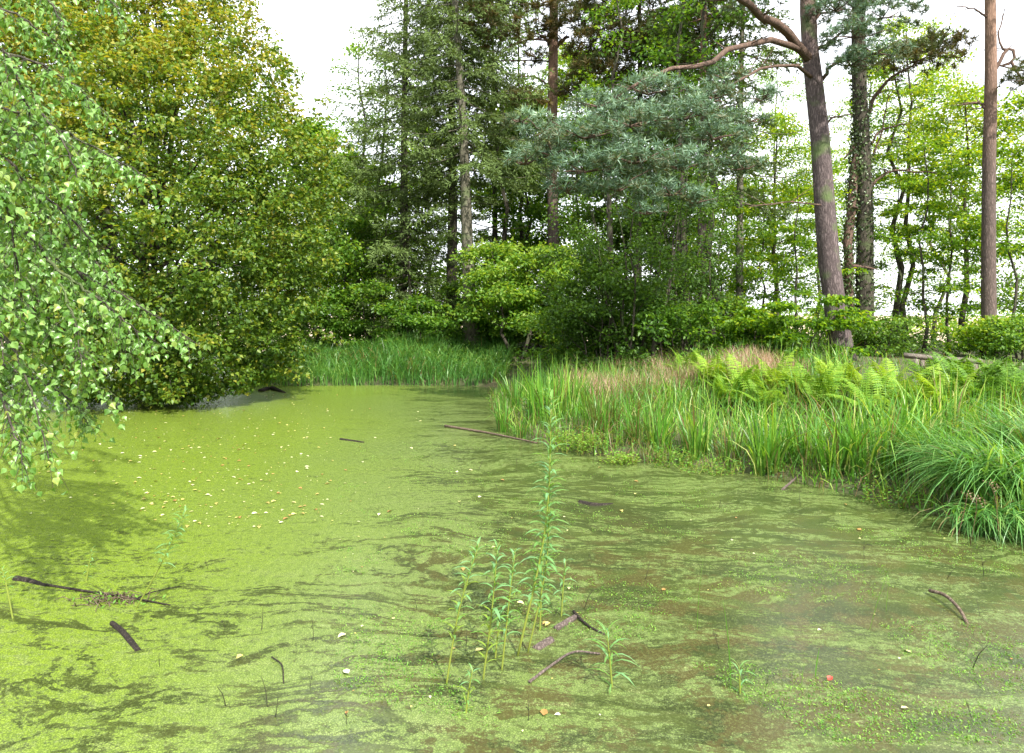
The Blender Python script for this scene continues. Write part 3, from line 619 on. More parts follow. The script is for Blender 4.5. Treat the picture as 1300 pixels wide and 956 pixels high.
# ------------------------------------------------------------------ birch boughs hanging in from the left
def birch():
    r_ = np.random.RandomState(31); base = np.array([-6.3, 4.3, g1(-6.3, 4.3) - .05])
    root = thing('birch_tree', 'birch with pale fresh green leaves, its boughs hanging in from the left edge', 'tree', base)
    tg_ = Geo(); tr = spline([base, base + [.15, .1, 2.5], base + [.1, .3, 5], base + [.35, .4, 9]], 14); tube(tg_, tr, np.linspace(.16, .05, 14), 12, .04, 3)
    part('trunk', smooth(tg_.mesh('trunk', base)), M['bark_grey'], root)
    bo = [([(-80, 60), (20, 70), (90, 105), (140, 150)], 4.9), ([(-80, 120), (40, 148), (120, 188), (186, 224)], 5.0), ([(-60, 200), (30, 230), (98, 286), (130, 322)], 4.8),
          ([(-60, 290), (40, 318), (100, 345), (170, 385), (246, 434)], 5.1), ([(-60, 350), (20, 380), (90, 430), (138, 520)], 4.7), ([(-60, 395), (5, 430), (40, 500), (62, 585)], 4.3),
          ([(-80, 0), (0, 10), (60, 45), (100, 88)], 5.2), ([(-60, 250), (20, 285), (62, 330), (92, 400), (104, 465)], 4.6), ([(100, 345), (130, 390), (172, 455)], 5.0),
          ([(-60, 430), (-10, 480), (15, 540), (32, 592)], 4.0), ([(-60, 150), (0, 195), (50, 250), (66, 300)], 4.5), ([(-60, -40), (20, -30), (60, 0), (85, 40)], 5.4),
          ([(-60, 310), (30, 350), (62, 420), (72, 490)], 4.9), ([(-60, 80), (10, 110), (70, 165), (100, 230)], 4.4), ([(-60, 180), (0, 240), (20, 320), (30, 400)], 4.2),
          ([(-40, 440), (20, 470), (80, 500), (118, 545)], 5.1), ([(60, 330), (110, 370), (150, 400), (196, 440)], 4.7), ([(-60, -60), (40, -70), (100, -40), (150, 10)], 5.6),
          ([(-60, 20), (0, 60), (30, 120), (45, 180)], 4.3), ([(-60, 230), (-10, 300), (-5, 380), (5, 460)], 4.1), ([(-40, 120), (40, 190), (80, 250), (110, 300)], 5.3), ([(-30, 260), (60, 300), (120, 330), (150, 375)], 5.3)]
    LP, LD = [], []
    for k, (pp, Y) in enumerate(bo):
        pts = np.array([W(a, b_, Y + (.35 - .18 * i) * (1 if k % 2 else -.6)) for i, (a, b_) in enumerate(pp)]); q = spline(pts, 24)
        g = Geo(); q[1:-1] += r_.normal(size=(22, 3)) * .006; tube(g, q, np.linspace(.013, .003, 24), 5, cap=False)
        if k not in (8, 16):
            j = min(13, 2 + k // 2 + (k * 5) % 7); st = tr[j]
            tube(g, spline([st, st * .5 + q[0] * .5 + [0, 0, .25], q[0]], 8), np.linspace(.035, .013, 8), 6, cap=False)
        ln = np.linalg.norm(np.diff(q, axis=0), axis=1).sum(); nt_ = int(ln * 50)
        for w in range(nt_):
            u = (w + r_.rand()) / nt_; p = np.array([np.interp(u, np.linspace(0, 1, 24), q[:, c]) for c in range(3)])
            d = np.array([r_.normal() * .6 + .15, r_.normal() * .6, -r_.uniform(.1, 1.1)]); L_ = r_.uniform(.08, .34) * (1.1 - .5 * u)
            e = p + unit(d) * L_; e[2] -= L_ * .35; mid_ = (p + e) / 2 + [0, 0, L_ * .12]
            if e[2] < .12: continue
            tw = spline([p, mid_, e], 5); tube(g, tw, np.linspace(.0025, .0012, 5), 3, cap=False)
            m = max(2, int(L_ / .034))
            for s in np.linspace(.12, 1, m):
                c = np.array([np.interp(s, np.linspace(0, 1, 5), tw[:, x]) for x in range(3)])
                pet = unit(np.array([r_.normal() * .7, r_.normal() * .7, -.5])); LP.append(c + pet * .012); LD.append(unit(pet + [0, 0, -.45]))
        part('branch', g.mesh('branch', base), M['bark_dark'], root)
    LP, LD = np.array(LP), np.array(LD); n = len(LP); print('birch leaves', n)
    N = r_.normal(size=(n, 3)) * .7 + np.array([.25, -.6, .75]); sz = r_.uniform(.032, .060, n)
    px = 650 + LP[:, 0] / LP[:, 1] * F; py = HZ - (LP[:, 2] - EYE) / LP[:, 1] * F
    inv = (px > 2) & (px < 1300) & (py > 2) & (py < 950)
    order = np.where(inv)[0][np.argsort(-(sz / LP[:, 1])[inv])][:290]; rest = np.ones(n, bool); rest[order] = False
    g = Geo(); leaves(g, LP[rest], LD[rest], N[rest], sz[rest], sz[rest] * .86, .48 + r_.uniform(-.22, .3, rest.sum()), shape=2, fold=.2)
    part('leaves', g.mesh('leaves', base), M['birch'], root, kind='stuff')
    vs = []
    for k in range(6):
        g = Geo(); leaves(g, [[0, 0, 0]], np.array([[1., 0, 0]]), np.array([[0, 0, 1.]]), 1, .86, .3 + .12 * k, shape=2, fold=.12 + .04 * k); m = g.mesh('leaf'); m.materials.append(M['birch']); vs.append(m)
    from mathutils import Matrix
    for q, i in enumerate(order):
        X = LD[i]; Yv = unit(np.cross(N[i], X)); Z = np.cross(X, Yv); o = bpy.data.objects.new('leaf', vs[q % 6]); COL.objects.link(o); o.parent = root
        s = sz[i]; o.matrix_local = Matrix([[X[0] * s, Yv[0] * s, Z[0] * s, LP[i][0] - base[0]], [X[1] * s, Yv[1] * s, Z[1] * s, LP[i][1] - base[1]], [X[2] * s, Yv[2] * s, Z[2] * s, LP[i][2] - base[2]], [0, 0, 0, 1]])
birch()

# ------------------------------------------------------------------ woodland behind: every tree its own
B = broadleaf
B('pale_tree', 'yellow-green leafy tree behind the right shoulder of the huge yellowing tree', 'tree', 395, 27, 9.6, 1.5, 3.2, 'hazel', nl=40, cl=10, per=30, L=.12, tint=.62, seed=1, flat=.55, crad=.55)
B('pale_tree', 'bright backlit tree filling the gap under the sky left of the spruces', 'tree', 440, 33, 9.6, 2, 3.2, 'beech', nl=40, cl=10, per=28, L=.14, tint=.7, seed=2, flat=.5, crad=.6)
B('ash_tree', 'slender multi-stemmed tree with bare lower stems left of the dark spruce', 'tree', 472, 29, 8.5, 3, 2.2, 'hazel', nl=26, cl=8, per=26, L=.12, tint=.5, seed=3, stems=3, tr=.1)
bt = [  # px, Y, H, z0, R, leaf, tint, label
 (215, 25, 12.5, 1.0, 4.4, 'hazel', .45, 'leafy tree standing directly behind the huge yellowing tree'),
 (120, 24, 13, 1.0, 4.2, 'hazel', .5, 'leafy tree behind the left half of the huge yellowing tree'),
 (300, 36, 13, 2, 4, 'hazel', .45, 'broad tree hidden mostly behind the huge yellowing tree at left'),
 (60, 30, 15, 2, 5, 'dark', .5, 'dark tree showing through at the upper left corner behind the birch leaves'),
 (545, 36, 12, 1.5, 3.6, 'beech', .55, 'far bright tree glimpsed between the two leftmost spruce trunks'),
 (650, 35, 13, 2, 3.2, 'beech', .52, 'bright leafy tree far behind the grey trunk, right side of it'),
 (668, 30, 11, 3, 2.0, 'hazel', .45, 'thin dark-stemmed tree left of the slim reddish pine'),
 (735, 33, 14, 3, 3.4, 'beech', .5, 'green tree filling the space right of the slim reddish pine'),
 (775, 28, 10, 2, 2.4, 'dark', .55, 'dark-leaved tree under the left part of the needle mass'),
 (835, 27, 9, 1.5, 2.4, 'dark', .5, 'dark tree with thin pale stems under the needle mass'),
 (905, 32, 11, 2, 3.0, 'hazel', .5, 'leafy tree in the background between the two slim conifers'),
 (985, 28, 9.5, 2.5, 2.3, 'beech', .62, 'airy bright tree left of the thick grey pine'),
 (1150, 25, 12, 5.0, 2.8, 'beech', .7, 'sunlit tree with glowing yellow-green upper crown right of the ivy-clad tree'),
 (1225, 23, 8.6, 2.6, 2.2, 'beech', .74, 'glowing beech in front of the bare pinkish pine at right'),
 (1040, 34, 10, 2, 2.6, 'beech', .55, 'tree far behind the thick grey pine trunk'),
 (1100, 38, 17, 5, 3.6, 'beech', .66, 'tall far tree whose bright crown shows between the thick pine and the ivy-clad tree'),
 (1185, 36, 15, 4, 3.4, 'beech', .66, 'tall far tree filling the top right behind the glowing crown'),
 (985, 40, 18, 5, 3.6, 'hazel', .55, 'tall far tree behind the slim grey-stemmed conifer'),
 (850, 42, 20, 6, 5, 'hazel', .5, 'tallest far tree behind the dull needles at top centre'),
 (730, 44, 20, 6, 5, 'beech', .5, 'tall bright tree far behind the slim reddish pine'),
 (1320, 22, 8.4, 1.0, 2.2, 'beech', .6, 'leafy beech cut by the right edge of the view'),
]
for k, (px, Y, H, z0, R, lf, ti, lab) in enumerate(bt):
    airy = px > 940
    B('woodland_tree', lab, 'tree', px, Y, H, z0, R, lf, nl=36 if airy else 34, cl=8 if airy else 9, per=24 if airy else 28, L=.085 if airy else .125, tint=ti, seed=20 + k, flat=(.32, .6, .45)[k % 3] if airy else .5, crad=.5, tr=.11, rise=(.12, .5, .3)[k % 3] if airy else .3)
for k, (px, Y, H, lab) in enumerate([(640, 28, 15, 'thin dark trunk standing right of the glowing small tree'), (664, 31, 16, 'thin dark trunk left of the slim reddish pine'), (865, 19.5, 12, 'dark straight trunk beside the tall thicket, behind the dry grasses'),
        (896, 20, 13, 'dark trunk right of the tall thicket, left of the sycamore shrubs'), (780, 22, 12, 'dark trunk behind the left part of the tall thicket'), (455, 30, 14, 'dark trunk left of the hazel bush at the wood edge'), (487, 31, 14, 'leaning dark trunk just left of the ragged spruce'), (1135, 26, 12, 'dark trunk behind the ivy-clad tree on its right')]):
    B('tall_tree', lab, 'tree', px, Y, H, H * .5, 1.8, 'hazel', nl=12, cl=6, per=18, L=.10, tint=.5, seed=150 + k, flat=.5, crad=.5, tr=.13, rise=.4)
sap = [(1140, 22, 6.5, 'sapling with a thin dark stem left of the pale field gap'), (1172, 20.5, 7, 'thin straight sapling directly behind the left end of the bench'),
       (1207, 21, 6.6, 'leaning sapling above the middle of the bench'), (1285, 20, 6.2, 'young beech with layered leaves right of the bare pinkish pine'),
       (1012, 20, 5.0, 'sapling with layered leaves close left of the thick grey pine'), (968, 24, 5.8, 'young tree with hanging dark leaves between slim conifer and thick pine'),
       (915, 22, 4.8, 'young leafy tree below the slim grey-stemmed conifer')]
for k, (px, Y, H, lab) in enumerate(sap):
    B('beech_sapling', lab, 'sapling', px, Y, H, (.9, 1.3, 1.1)[k % 3], 1.4, 'beech', nl=20, cl=6, per=22, L=.078, tint=.58, seed=60 + k, flat=(.22, .4)[k % 2], crad=.34, tr=.055, rise=(.05, .4)[k % 2], prof='col')
sh = [ # px, Y, H, R, leaf, tint, label
 (385, 36.5, 3.2, 2.2, 'hazel', .45, 'far bush beyond the little inlet, right of the huge yellowing tree'),
 (335, 36.5, 3.0, 2.2, 'dark', .45, 'far bush beyond the inlet, mostly behind the huge yellowing tree'),
 (432, 27, 2.6, 1.6, 'dark', .30, 'dark bush at the left end of the undergrowth, above the little inlet'),
 (475, 25.5, 3.0, 1.6, 'hazel', .38, 'hazel bush with a few yellow leaves left of the grey trunk'),
 (535, 24, 2.0, 1.5, 'hazel', .34, 'low green bush directly left of the grey trunk base'),
 (570, 26, 2.6, 1.4, 'dark', .45, 'dark bush behind the base of the grey trunk'),
 (640, 25, 2.5, 1.5, 'dark', .5, 'green bush just right of the grey trunk base'),
 (690, 24.5, 2.0, 1.3, 'dark', .5, 'low bush at the foot of the slim reddish pine'),
 (740, 19, 1.9, 1.15, 'hazel', .42, 'rounded green bush behind the tall reeds right of the pine foot'),
 (795, 20.5, 2.4, 1.2, 'dark', .46, 'dark green bush beneath the needle mass'),
 (850, 22, 2.6, 1.4, 'dark', .5, 'bush behind the pinkish dry grasses'),
 (905, 21, 2.0, 1.2, 'hazel', .5, 'small bush left of the bright sycamore shrub'),
 (1250, 18.5, 1.1, .7, 'beech', .5, 'low beech scrub at the foot of the bare pinkish pine'),
 (1112, 19.5, 1.1, .7, 'dark', .45, 'dark scrub at the foot of the ivy-clad tree'),
 (1310, 17, 1.2, .8, 'hazel', .45, 'bush at the right edge behind the bracken'),
]
for k, (px, Y, H, R, lf, ti, lab) in enumerate(sh):
    B('shrub', lab, 'shrub', px, Y, H, .15, R, lf, nl=26, cl=7, per=22 if px < 1050 else 15, L=.10 if px < 1050 else .07, tint=ti + .12, seed=80 + k, flat=.38, prof=('dome', 'col')[k % 2], crad=.34, tr=.04, stems=5, rise=.35)
B('hornbeam', 'bright yellow-green small tree glowing just right of the grey trunk', 'tree', 655, 22.5, 4.9, 1.2, 1.75, 'hazel', nl=34, cl=9, per=32, L=.095, tint=.72, seed=120, flat=.6, crad=.42, tr=.08, stems=2, rise=.2)
B('holly_thicket', 'tall dark thicket of many thin pale stems under the needle mass', 'shrub', 808, 17, 5.9, .5, 1.9, 'dark', 'bark_dark', nl=40, cl=7, per=26, L=.065, tint=.36, seed=121, flat=.7, crad=.36, tr=.045, stems=9, rise=.7, prof='col')
B('holly_thicket', 'second dark thicket right of the tallest one, reaching the needle mass', 'shrub', 880, 18, 4.8, .5, 1.5, 'dark', 'bark_dark', nl=34, cl=7, per=24, L=.065, tint=.4, seed=122, flat=.7, crad=.36, tr=.045, stems=6, rise=.7, prof='col')
B('holly_thicket', 'low dark thicket left of the tallest one, behind the reeds', 'shrub', 765, 17.5, 3.2, .3, 1.3, 'dark', 'bark_dark', nl=34, cl=8, per=26, L=.08, tint=.4, seed=125, flat=.7, crad=.34, tr=.04, stems=6, rise=.6)
B('holly_thicket', 'low dark thicket between the tallest one and the sycamore shrubs', 'shrub', 850, 16.8, 1.8, .2, 1.1, 'hazel', 'bark_dark', nl=22, cl=6, per=20, L=.08, tint=.42, seed=126, flat=.6, crad=.32, tr=.03, stems=6, rise=.5)
B('sycamore_shrub', 'bright green layered shrub in front of the thick grey pine foot', 'shrub', 1012, 16.2, 1.75, .3, 1.4, 'beech', nl=22, cl=6, per=22, L=.085, tint=.46, seed=123, flat=.22, crad=.3, tr=.03, stems=5, rise=.12, shape=1)
B('sycamore_shrub', 'layered green shrub left of the one at the pine foot, above the ferns', 'shrub', 945, 16.8, 1.5, .3, 1.0, 'beech', nl=18, cl=6, per=20, L=.085, tint=.46, seed=124, flat=.22, crad=.3, tr=.03, stems=4, rise=.12, shape=1)
# the far hedge and woodland edge beyond the field: reads as one mass
def far_mass():
    r_ = np.random.RandomState(5); g = Geo(); n = 900
    x = r_.uniform(-60, 8, n); y = r_.uniform(40, 52, n) ; h = r_.uniform(0, 1, n) ** .8 * (9 + 3 * np.sin(x * .35) - 4 * sstep(-10, 8, x)); P = np.stack([x, y, h - .3], 1)
    clump_leaves(g, P, 1.3, 34, .30, .7, .5 + r_.uniform(-.2, .25, n), 7)
    single('far_woodland', g.mesh('far_woodland'), M['beech'], 'distant sunlit woodland edge seen through the left half of the trees', 'woodland', kind='stuff')
    g = Geo(); n = 500; x = r_.uniform(5, 130, n); y = r_.uniform(95, 105, n); h = r_.uniform(0, 4.0, n) * (.6 + .4 * np.sin(x * .2)); P = np.stack([x, y, h - .5], 1)
    clump_leaves(g, P, 1.6, 20, .6, .6, .45 + r_.uniform(-.2, .2, n), 8)
    single('far_hedge', g.mesh('far_hedge'), M['hazel'], 'distant low hedge beyond the pale field at right', 'hedge', kind='stuff')
far_mass()
def understory():
    r_ = np.random.RandomState(15); n = 700; x = r_.uniform(-22, 10, n); y = r_.uniform(30, 38, n); k = pond_sd(x, y) > .5; x, y = x[k], y[k]; P = np.stack([x, y, .2 + r_.uniform(0, 1, len(x)) ** 1.3 * 5.5], 1); g = Geo()
    clump_leaves(g, P, .75, 26, .19, .6, .5 + r_.uniform(-.25, .25, len(P)), 17); single('understory_foliage', g.mesh('understory_foliage'), M['hazel'], 'leafy understory filling the wood behind the left and middle trees', 'undergrowth', kind='stuff')
    n = 1050; x = r_.uniform(8, 30, n); y = r_.uniform(26, 33, n); P = np.stack([x, y, .3 + r_.uniform(0, 1, n) ** 1.2 * 10.5], 1); g = Geo()
    clump_leaves(g, P, .62, 24, .12, .5, .66 + r_.uniform(-.25, .25, n), 18); single('understory_foliage', g.mesh('understory_foliage'), M['beech'], 'bright leaves of thin young growth behind the right-hand trees', 'undergrowth', kind='stuff')
understory()

# ------------------------------------------------------------------ grasses, sedges, reeds
def scatter(n, xr, yr, test, seed):
    r_ = np.random.RandomState(seed); x = r_.uniform(*xr, n); y = r_.uniform(*yr, n); sd_ = pond_sd(x, y); k = test(x, y, sd_); x, y = x[k], y[k]
    return np.stack([x, y, np.maximum(gz(x, y), -.05) - .02], 1)
def far_sedge():
    P = scatter(24000, (-12, .6), (19, 29), lambda x, y, s: (s > -.12) & (x < -.2 + (y - 19) * .05) & ((y < 24.5) | (x > -9)) , 1)
    n = len(P); print('sedge', n); h = .72 + .18 * np.sin(P[:, 0] * 1.3) + .22 * sstep(20.5, 25, P[:, 1]); g = Geo()
    blades(g, P, h * rs.uniform(.7, 1.25, n), rs.normal(-1.2, 1.3, n), rs.uniform(.1, .6, n), rs.uniform(.1, .75, n), .026, .45 + .15 * np.sin(P[:, 0] * .9 + P[:, 1]) + rs.uniform(-.2, .25, n), levels=(0, .35, .65, .88))
    single('sedge_bed', g.mesh('sedge_bed'), M['sedge'], 'bed of blue-green sedge along the far edge of the pond', 'sedge', kind='stuff')
far_sedge()
def bank_cover():
    # mixed green blades over the whole right bank
    P = scatter(26000, (-.6, 11), (4.5, 17), lambda x, y, s: (s > -.02) & (x < y * .80 + 1.2) & (rs.rand(len(x)) < np.clip(1.15 - s / 9, .35, 1)), 2)
    q_ = (P[:, 1] > 10.2) & (P[:, 0] > .50 * P[:, 1]); P = P[~q_ | (rs.rand(len(P)) < .5)]
    n = len(P); print('bank', n); sd_ = pond_sd(P[:, 0], P[:, 1]); g = Geo()
    h = (.34 + .30 * sstep(.2, 1.6, sd_)) * rs.uniform(.6, 1.35, n) * np.where((P[:, 1] > 10.2) & (P[:, 0] > .50 * P[:, 1]), .45, 1)
    ti = .52 + .2 * np.sin(P[:, 0] * 2.1 + P[:, 1] * 1.1) * np.sin(P[:, 1] * 1.7) + rs.uniform(-.3, .25, n)
    blades(g, P, h, rs.uniform(0, 6.28, n), rs.uniform(.1, .9, n), rs.uniform(0, .8, n), rs.uniform(.010, .022, n), ti, levels=(0, .4, .75))
    single('bank_grass', g.mesh('bank_grass'), M['reed'], 'mixed green grasses covering the right bank', 'grass', kind='stuff')
    # pinkish dry grass band behind
    P = scatter(34000, (.2, 9), (12.8, 18), lambda x, y, s: (x < y * .44) & (x / y > .07) & (s > 1.2) & (rs.rand(len(x)) < .75), 3)
    n = len(P); g = Geo(); dens = np.sin(P[:, 0] * 1.9) * np.sin(P[:, 1] * 1.2 + P[:, 0]) > -.25; P = P[dens]; n = len(P)
    blades(g, P, rs.uniform(.35, .85, n) * (.5 + .4 * (P[:, 0] < 5.5)) * .85, rs.uniform(0, 6.28, n), rs.uniform(0, .5, n), rs.uniform(0, .4, n), .012, .5 + rs.uniform(-.35, .35, n), levels=(0, .5, .8))
    single('dry_grass', g.mesh('dry_grass'), M['dry'], 'pinkish dead grass in front of the trees on the right bank', 'grass', kind='stuff')
    # litter and low leafy tangle under the trees
    P = scatter(3600, (-14, 16), (19, 34), lambda x, y, s: (s > .8) & (np.abs(x) < y * .8), 4); g = Geo()
    P[:, 2] += rs.uniform(.05, .55, len(P)); clump_leaves(g, P, .34, 9, .11, .5, .35 + rs.uniform(-.2, .25, len(P)), 9)
    single('bramble_cover', g.mesh('bramble_cover'), M['dark'], 'low leafy bramble covering the ground under the trees', 'undergrowth', kind='stuff')
    # tangle of brown stems and small leaves at the foot of the reeds
    P = scatter(9000, (-.7, 5.5), (5.2, 16), lambda x, y, s: (s > -.12) & (s < .55), 5); n = len(P); g = Geo(); P[:, 2] = np.maximum(P[:, 2], 0)
    blades(g, P, rs.uniform(.15, .58, n), rs.uniform(0, 6.28, n), rs.uniform(.2, 1.3, n), rs.uniform(0, .8, n), .009, rs.uniform(-.1, .3, n), levels=(0, .4, .75))
    single('dead_undergrowth', g.mesh('dead_undergrowth'), M['reed'], 'brown dead blades along the waterline of the right bank', 'dead grass', kind='stuff')
    g = Geo(); Q = P[rs.rand(n) < .14] + [0, 0, .1]; clump_leaves(g, Q, .13, 12, .04, .8, .35 + rs.uniform(-.3, .3, len(Q)), 10, shape=0)
    single('waterside_weeds', g.mesh('waterside_weeds'), M['forb'], 'small-leaved weeds between the reed feet', 'weeds', kind='stuff')
bank_cover()

def clump(name, label, cat, px, py, n, H, spread, lean, droop, wd, tint, mat='reed', seed=0, dirn=None, group=None, dY=0, tvar=.25, brown=.05):
    """a clump whose foot shows at (px, py); Y from the ground height there"""
    global rs
    r_ = np.random.RandomState(seed + 300); Y = EYE * F / (py - HZ); x = (px - 650) / F * Y
    for _ in range(8): z = max(g1(x, Y), 0); Y = (EYE - z) * F / (py - HZ); x = (px - 650) / F * Y
    base = np.array([x, Y, z - .03]); root = thing(name, label, cat, base, group); g = Geo(); wd = wd * 1.3
    a = r_.uniform(0, 6.28, n); rr = np.sqrt(r_.uniform(0, 1, n)) * spread; P = np.stack([np.cos(a) * rr, np.sin(a) * rr * .8, np.zeros(n)], 1)
    LD = (a + r_.normal(0, .6, n)) if dirn is None else r_.normal(dirn, .7, n)
    ti = tint + r_.uniform(-tvar, tvar, n); ti = np.where(r_.rand(n) < brown, 0.02, ti)
    blades(g, P, H * r_.uniform(.45, 1.2, n), LD, np.abs(r_.normal(lean, .2, n)), np.clip(r_.normal(droop, .22, n), 0, 1), wd * r_.uniform(.7, 1.2, n), ti)
    part('blades', g.mesh('blades'), M[mat], root); return root
rc = [ # px, py(foot), n, H, spread, lean, droop, width, tint, label
 (640, 548, 60, .62, .13, .5, .1, .018, .55, 'small leaning reed clump at the left tip of the reed bank'),
 (662, 556, 26, .45, .08, .2, .25, .017, .6, 'tiny yellow-green reed tuft standing in the water at the left tip of the bank'),
 (690, 535, 110, 1.05, .3, .2, .12, .018, .62, 'tall yellow-green reed clump at the left end of the reed bank'),
 (722, 528, 110, 1.05, .3, .2, .1, .018, .6, 'upright reed clump second from the left end of the reed bank'),
 (655, 520, 80, .9, .3, .25, .15, .018, .5, 'reed clump where the far sedge meets the right bank'),
 (765, 548, 120, .85, .28, .35, .2, .016, .38, 'brownish rush clump behind the bright green weeds'),
 (835, 580, 60, .95, .12, .28, .22, .02, .66, 'arching reed clump right of the bright green weeds'),
 (812, 560, 70, .75, .2, .3, .3, .014, .42, 'rush clump directly behind the bright weeds'),
 (885, 586, 90, .95, .16, .3, .2, .02, .6, 'upright green reed clump in the middle of the bank front'),
 (930, 590, 80, .7, .22, .5, .35, .012, .3, 'brown-tinged rush tussock left of the tall bright reeds'),
 (975, 602, 110, 1.0, .18, .28, .22, .021, .62, 'tall bright reed clump above the whitish stick'),
 (1020, 600, 100, .95, .2, .35, .25, .019, .56, 'reed clump just right of the whitish stick'),
 (1065, 612, 130, 1.05, .25, .3, .25, .02, .6, 'dense reed clump left of the drooping grass'),
 (1110, 610, 130, 1.1, .3, .35, .3, .02, .62, 'tall reed clump behind the left side of the drooping grass'),
 (1150, 585, 120, 1.0, .35, .3, .3, .02, .6, 'reed clump behind the top of the drooping grass'),
 (1200, 560, 120, .95, .35, .3, .25, .02, .68, 'yellowish reed clump right of centre behind the drooping grass'),
 (1250, 550, 110, .85, .35, .3, .3, .02, .62, 'reed clump below the dark bracken at right'),
 (1290, 545, 100, .85, .35, .4, .3, .02, .5, 'reed clump at the right edge above the drooping grass'),
 (790, 500, 90, .7, .4, .25, .2, .016, .6, 'low reed clump in the middle of the bank, left half'),
 (860, 520, 90, .75, .4, .3, .3, .016, .5, 'low reed clump behind the middle of the bank front'),
 (1090, 520, 90, .7, .4, .3, .3, .018, .62, 'low reed clump among the ferns, right half'),
 (945, 520, 100, .6, .35, .3, .4, .012, .35, 'grey-green rush tussock in front of the first ferns'),
]
for k, (px, py, n, H, sp_, ln, dr, wd, ti, lab) in enumerate(rc):
    clump('reed_clump', lab, 'reeds', px, py, n, H, sp_, ln, dr, wd, ti, seed=k, group='reed clumps along the right bank')

def tussock(label, px, py, n, H, dirn, ddev, seed, nobj=0, dr=.75, spread=.4, wd=.019, tint=.5, ln=.6):
    """big drooping grass tussock; the blades nearest the camera are parts of their own"""
    r_ = np.random.RandomState(seed); Y = EYE * F / (py - HZ); x = (px - 650) / F * Y; base = np.array([x, Y, max(g1(x, Y), 0) - .02]); root = thing('grass_tussock', label, 'grass tussock', base)
    def mk(k, name, P):
        g = Geo(); m = len(P)
        blades(g, P, H * r_.uniform(.65, 1.15, m), r_.normal(dirn, ddev, m), np.abs(r_.normal(ln, .25, m)), np.clip(r_.normal(dr, .18, m), .2, 1.1), wd * r_.uniform(.8, 1.3, m), tint + r_.uniform(-.3, .35, m), levels=(0, .18, .36, .54, .7, .85, .94))
        return g.mesh(name)
    a = r_.uniform(0, 6.28, n); rr = np.sqrt(r_.uniform(0, 1, n)) * spread
    P = np.stack([np.cos(a) * rr, np.sin(a) * rr * .7, np.zeros(n)], 1)
    part('blades', mk(n, 'blades', P), M['sedge'], root, kind='stuff')
    ms = [mk(1, 'blade', np.zeros((1, 3))) for _ in range(24)]
    for m in ms: m.materials.append(M['sedge'])
    for q in range(nobj):
        o = bpy.data.objects.new('blade', ms[q % 24]); COL.objects.link(o); o.parent = root; a = r_.uniform(0, 6.28); r2 = math.sqrt(r_.rand()) * spread
        o.location = (cos(a) * r2, sin(a) * r2 * .7 - .12, .02); o.rotation_euler = (0, 0, r_.normal(0, .35)); s = r_.uniform(.85, 1.15); o.scale = (s, s, s)
    return root
tussock('huge drooping grass tussock sweeping left over the water at the right edge', 1282, 656, 520, .95, pi * .98, .7, 1, 160, spread=.5, dr=.66, ln=.85)
tussock('drooping grass tussock lying behind the huge one, right edge', 1320, 625, 380, .95, pi * 1.0, .8, 2, 60, spread=.6, dr=.6)
tussock('long arching grass left of the huge tussock, its tips over the water', 1205, 630, 330, .85, pi * 1.1, .7, 3, 60, spread=.4, dr=.55)
tussock('low hanging tuft with dry flower heads in front of the huge tussock', 1248, 672, 300, .50, -pi * .5, .9, 4, 60, dr=.9, spread=.26, tint=.42)
tussock('short hanging grass tuft at the very right edge of the waterline', 1305, 680, 260, .5, -pi * .55, .9, 5, 40, dr=.85, spread=.3)
def seedheads():
    r_ = np.random.RandomState(3); g = Geo()
    for (px, py, Y) in [(1256, 612, 5.75), (1240, 632, 5.75), (1228, 626, 5.9)]:
        c = W(px, py, Y); b_ = c + np.array([r_.normal() * .1, .15, -.45]); tube(g, spline([b_, c * .5 + b_ * .5 + [.02, 0, .05], c], 6), [.003] * 6, 3)
        clump_leaves(g, np.array([c, c + [.05, 0, -.03], c + [.08, 0, -.06]]), .035, 14, .022, .5, .6, 4, wr=.2)
    single('dry_flower_heads', g.mesh('dry_flower_heads'), M['dry'], 'brownish dry flower heads over the front hanging tuft', 'flower heads', kind='stuff')
seedheads()

# ferns: each frond a part
def frond(L, seed, tint=.5):
    r_ = np.random.RandomState(seed); g = Geo(); n = 22; t = np.linspace(.12, 1, n)
    def ax(t): return np.stack([L * t * np.cos(.75 - t * .75), np.zeros_like(t), L * (.85 * t - .45 * t ** 2.3)], 1)
    tube(g, ax(np.linspace(0, 1, 8)), np.linspace(.005, .0015, 8), 3, tint=tint, cap=False)
    A_ = ax(t); w = L * .30 * np.sin(np.clip(t * 1.05 + .1, 0, 1) * pi) ** .75 * (1 - t * .35) + .01
    for sgn in (-1, 1):
        D = np.stack([np.full(n, .35), np.full(n, sgn * 1.0), np.full(n, -.18) + r_.normal(size=n) * .1], 1)
        leaves(g, A_, D, np.array([[0, 0, 1.]] * n), w, L * .05, tint, shape=1, fold=.15)
        for u in (.3, .5, .7):      # pinnules
            Q = A_ + unit(D) * (w * u)[:, None]
            for s2 in (-1, 1): leaves(g, Q, unit(D) * .5 + np.array([s2 * 1., 0, 0]), np.array([[0, 0, 1.]] * n), w * .24 * (1.1 - u * .5), L * .02, tint, shape=0)
    m = g.mesh('frond'); m.materials.append(M['fern']); return m
FR = {s: [frond(L, s * 10 + i, ti) for i, L in enumerate((.6, .75, .85, .5))] for s, ti in enumerate((.85, .65, .35))}
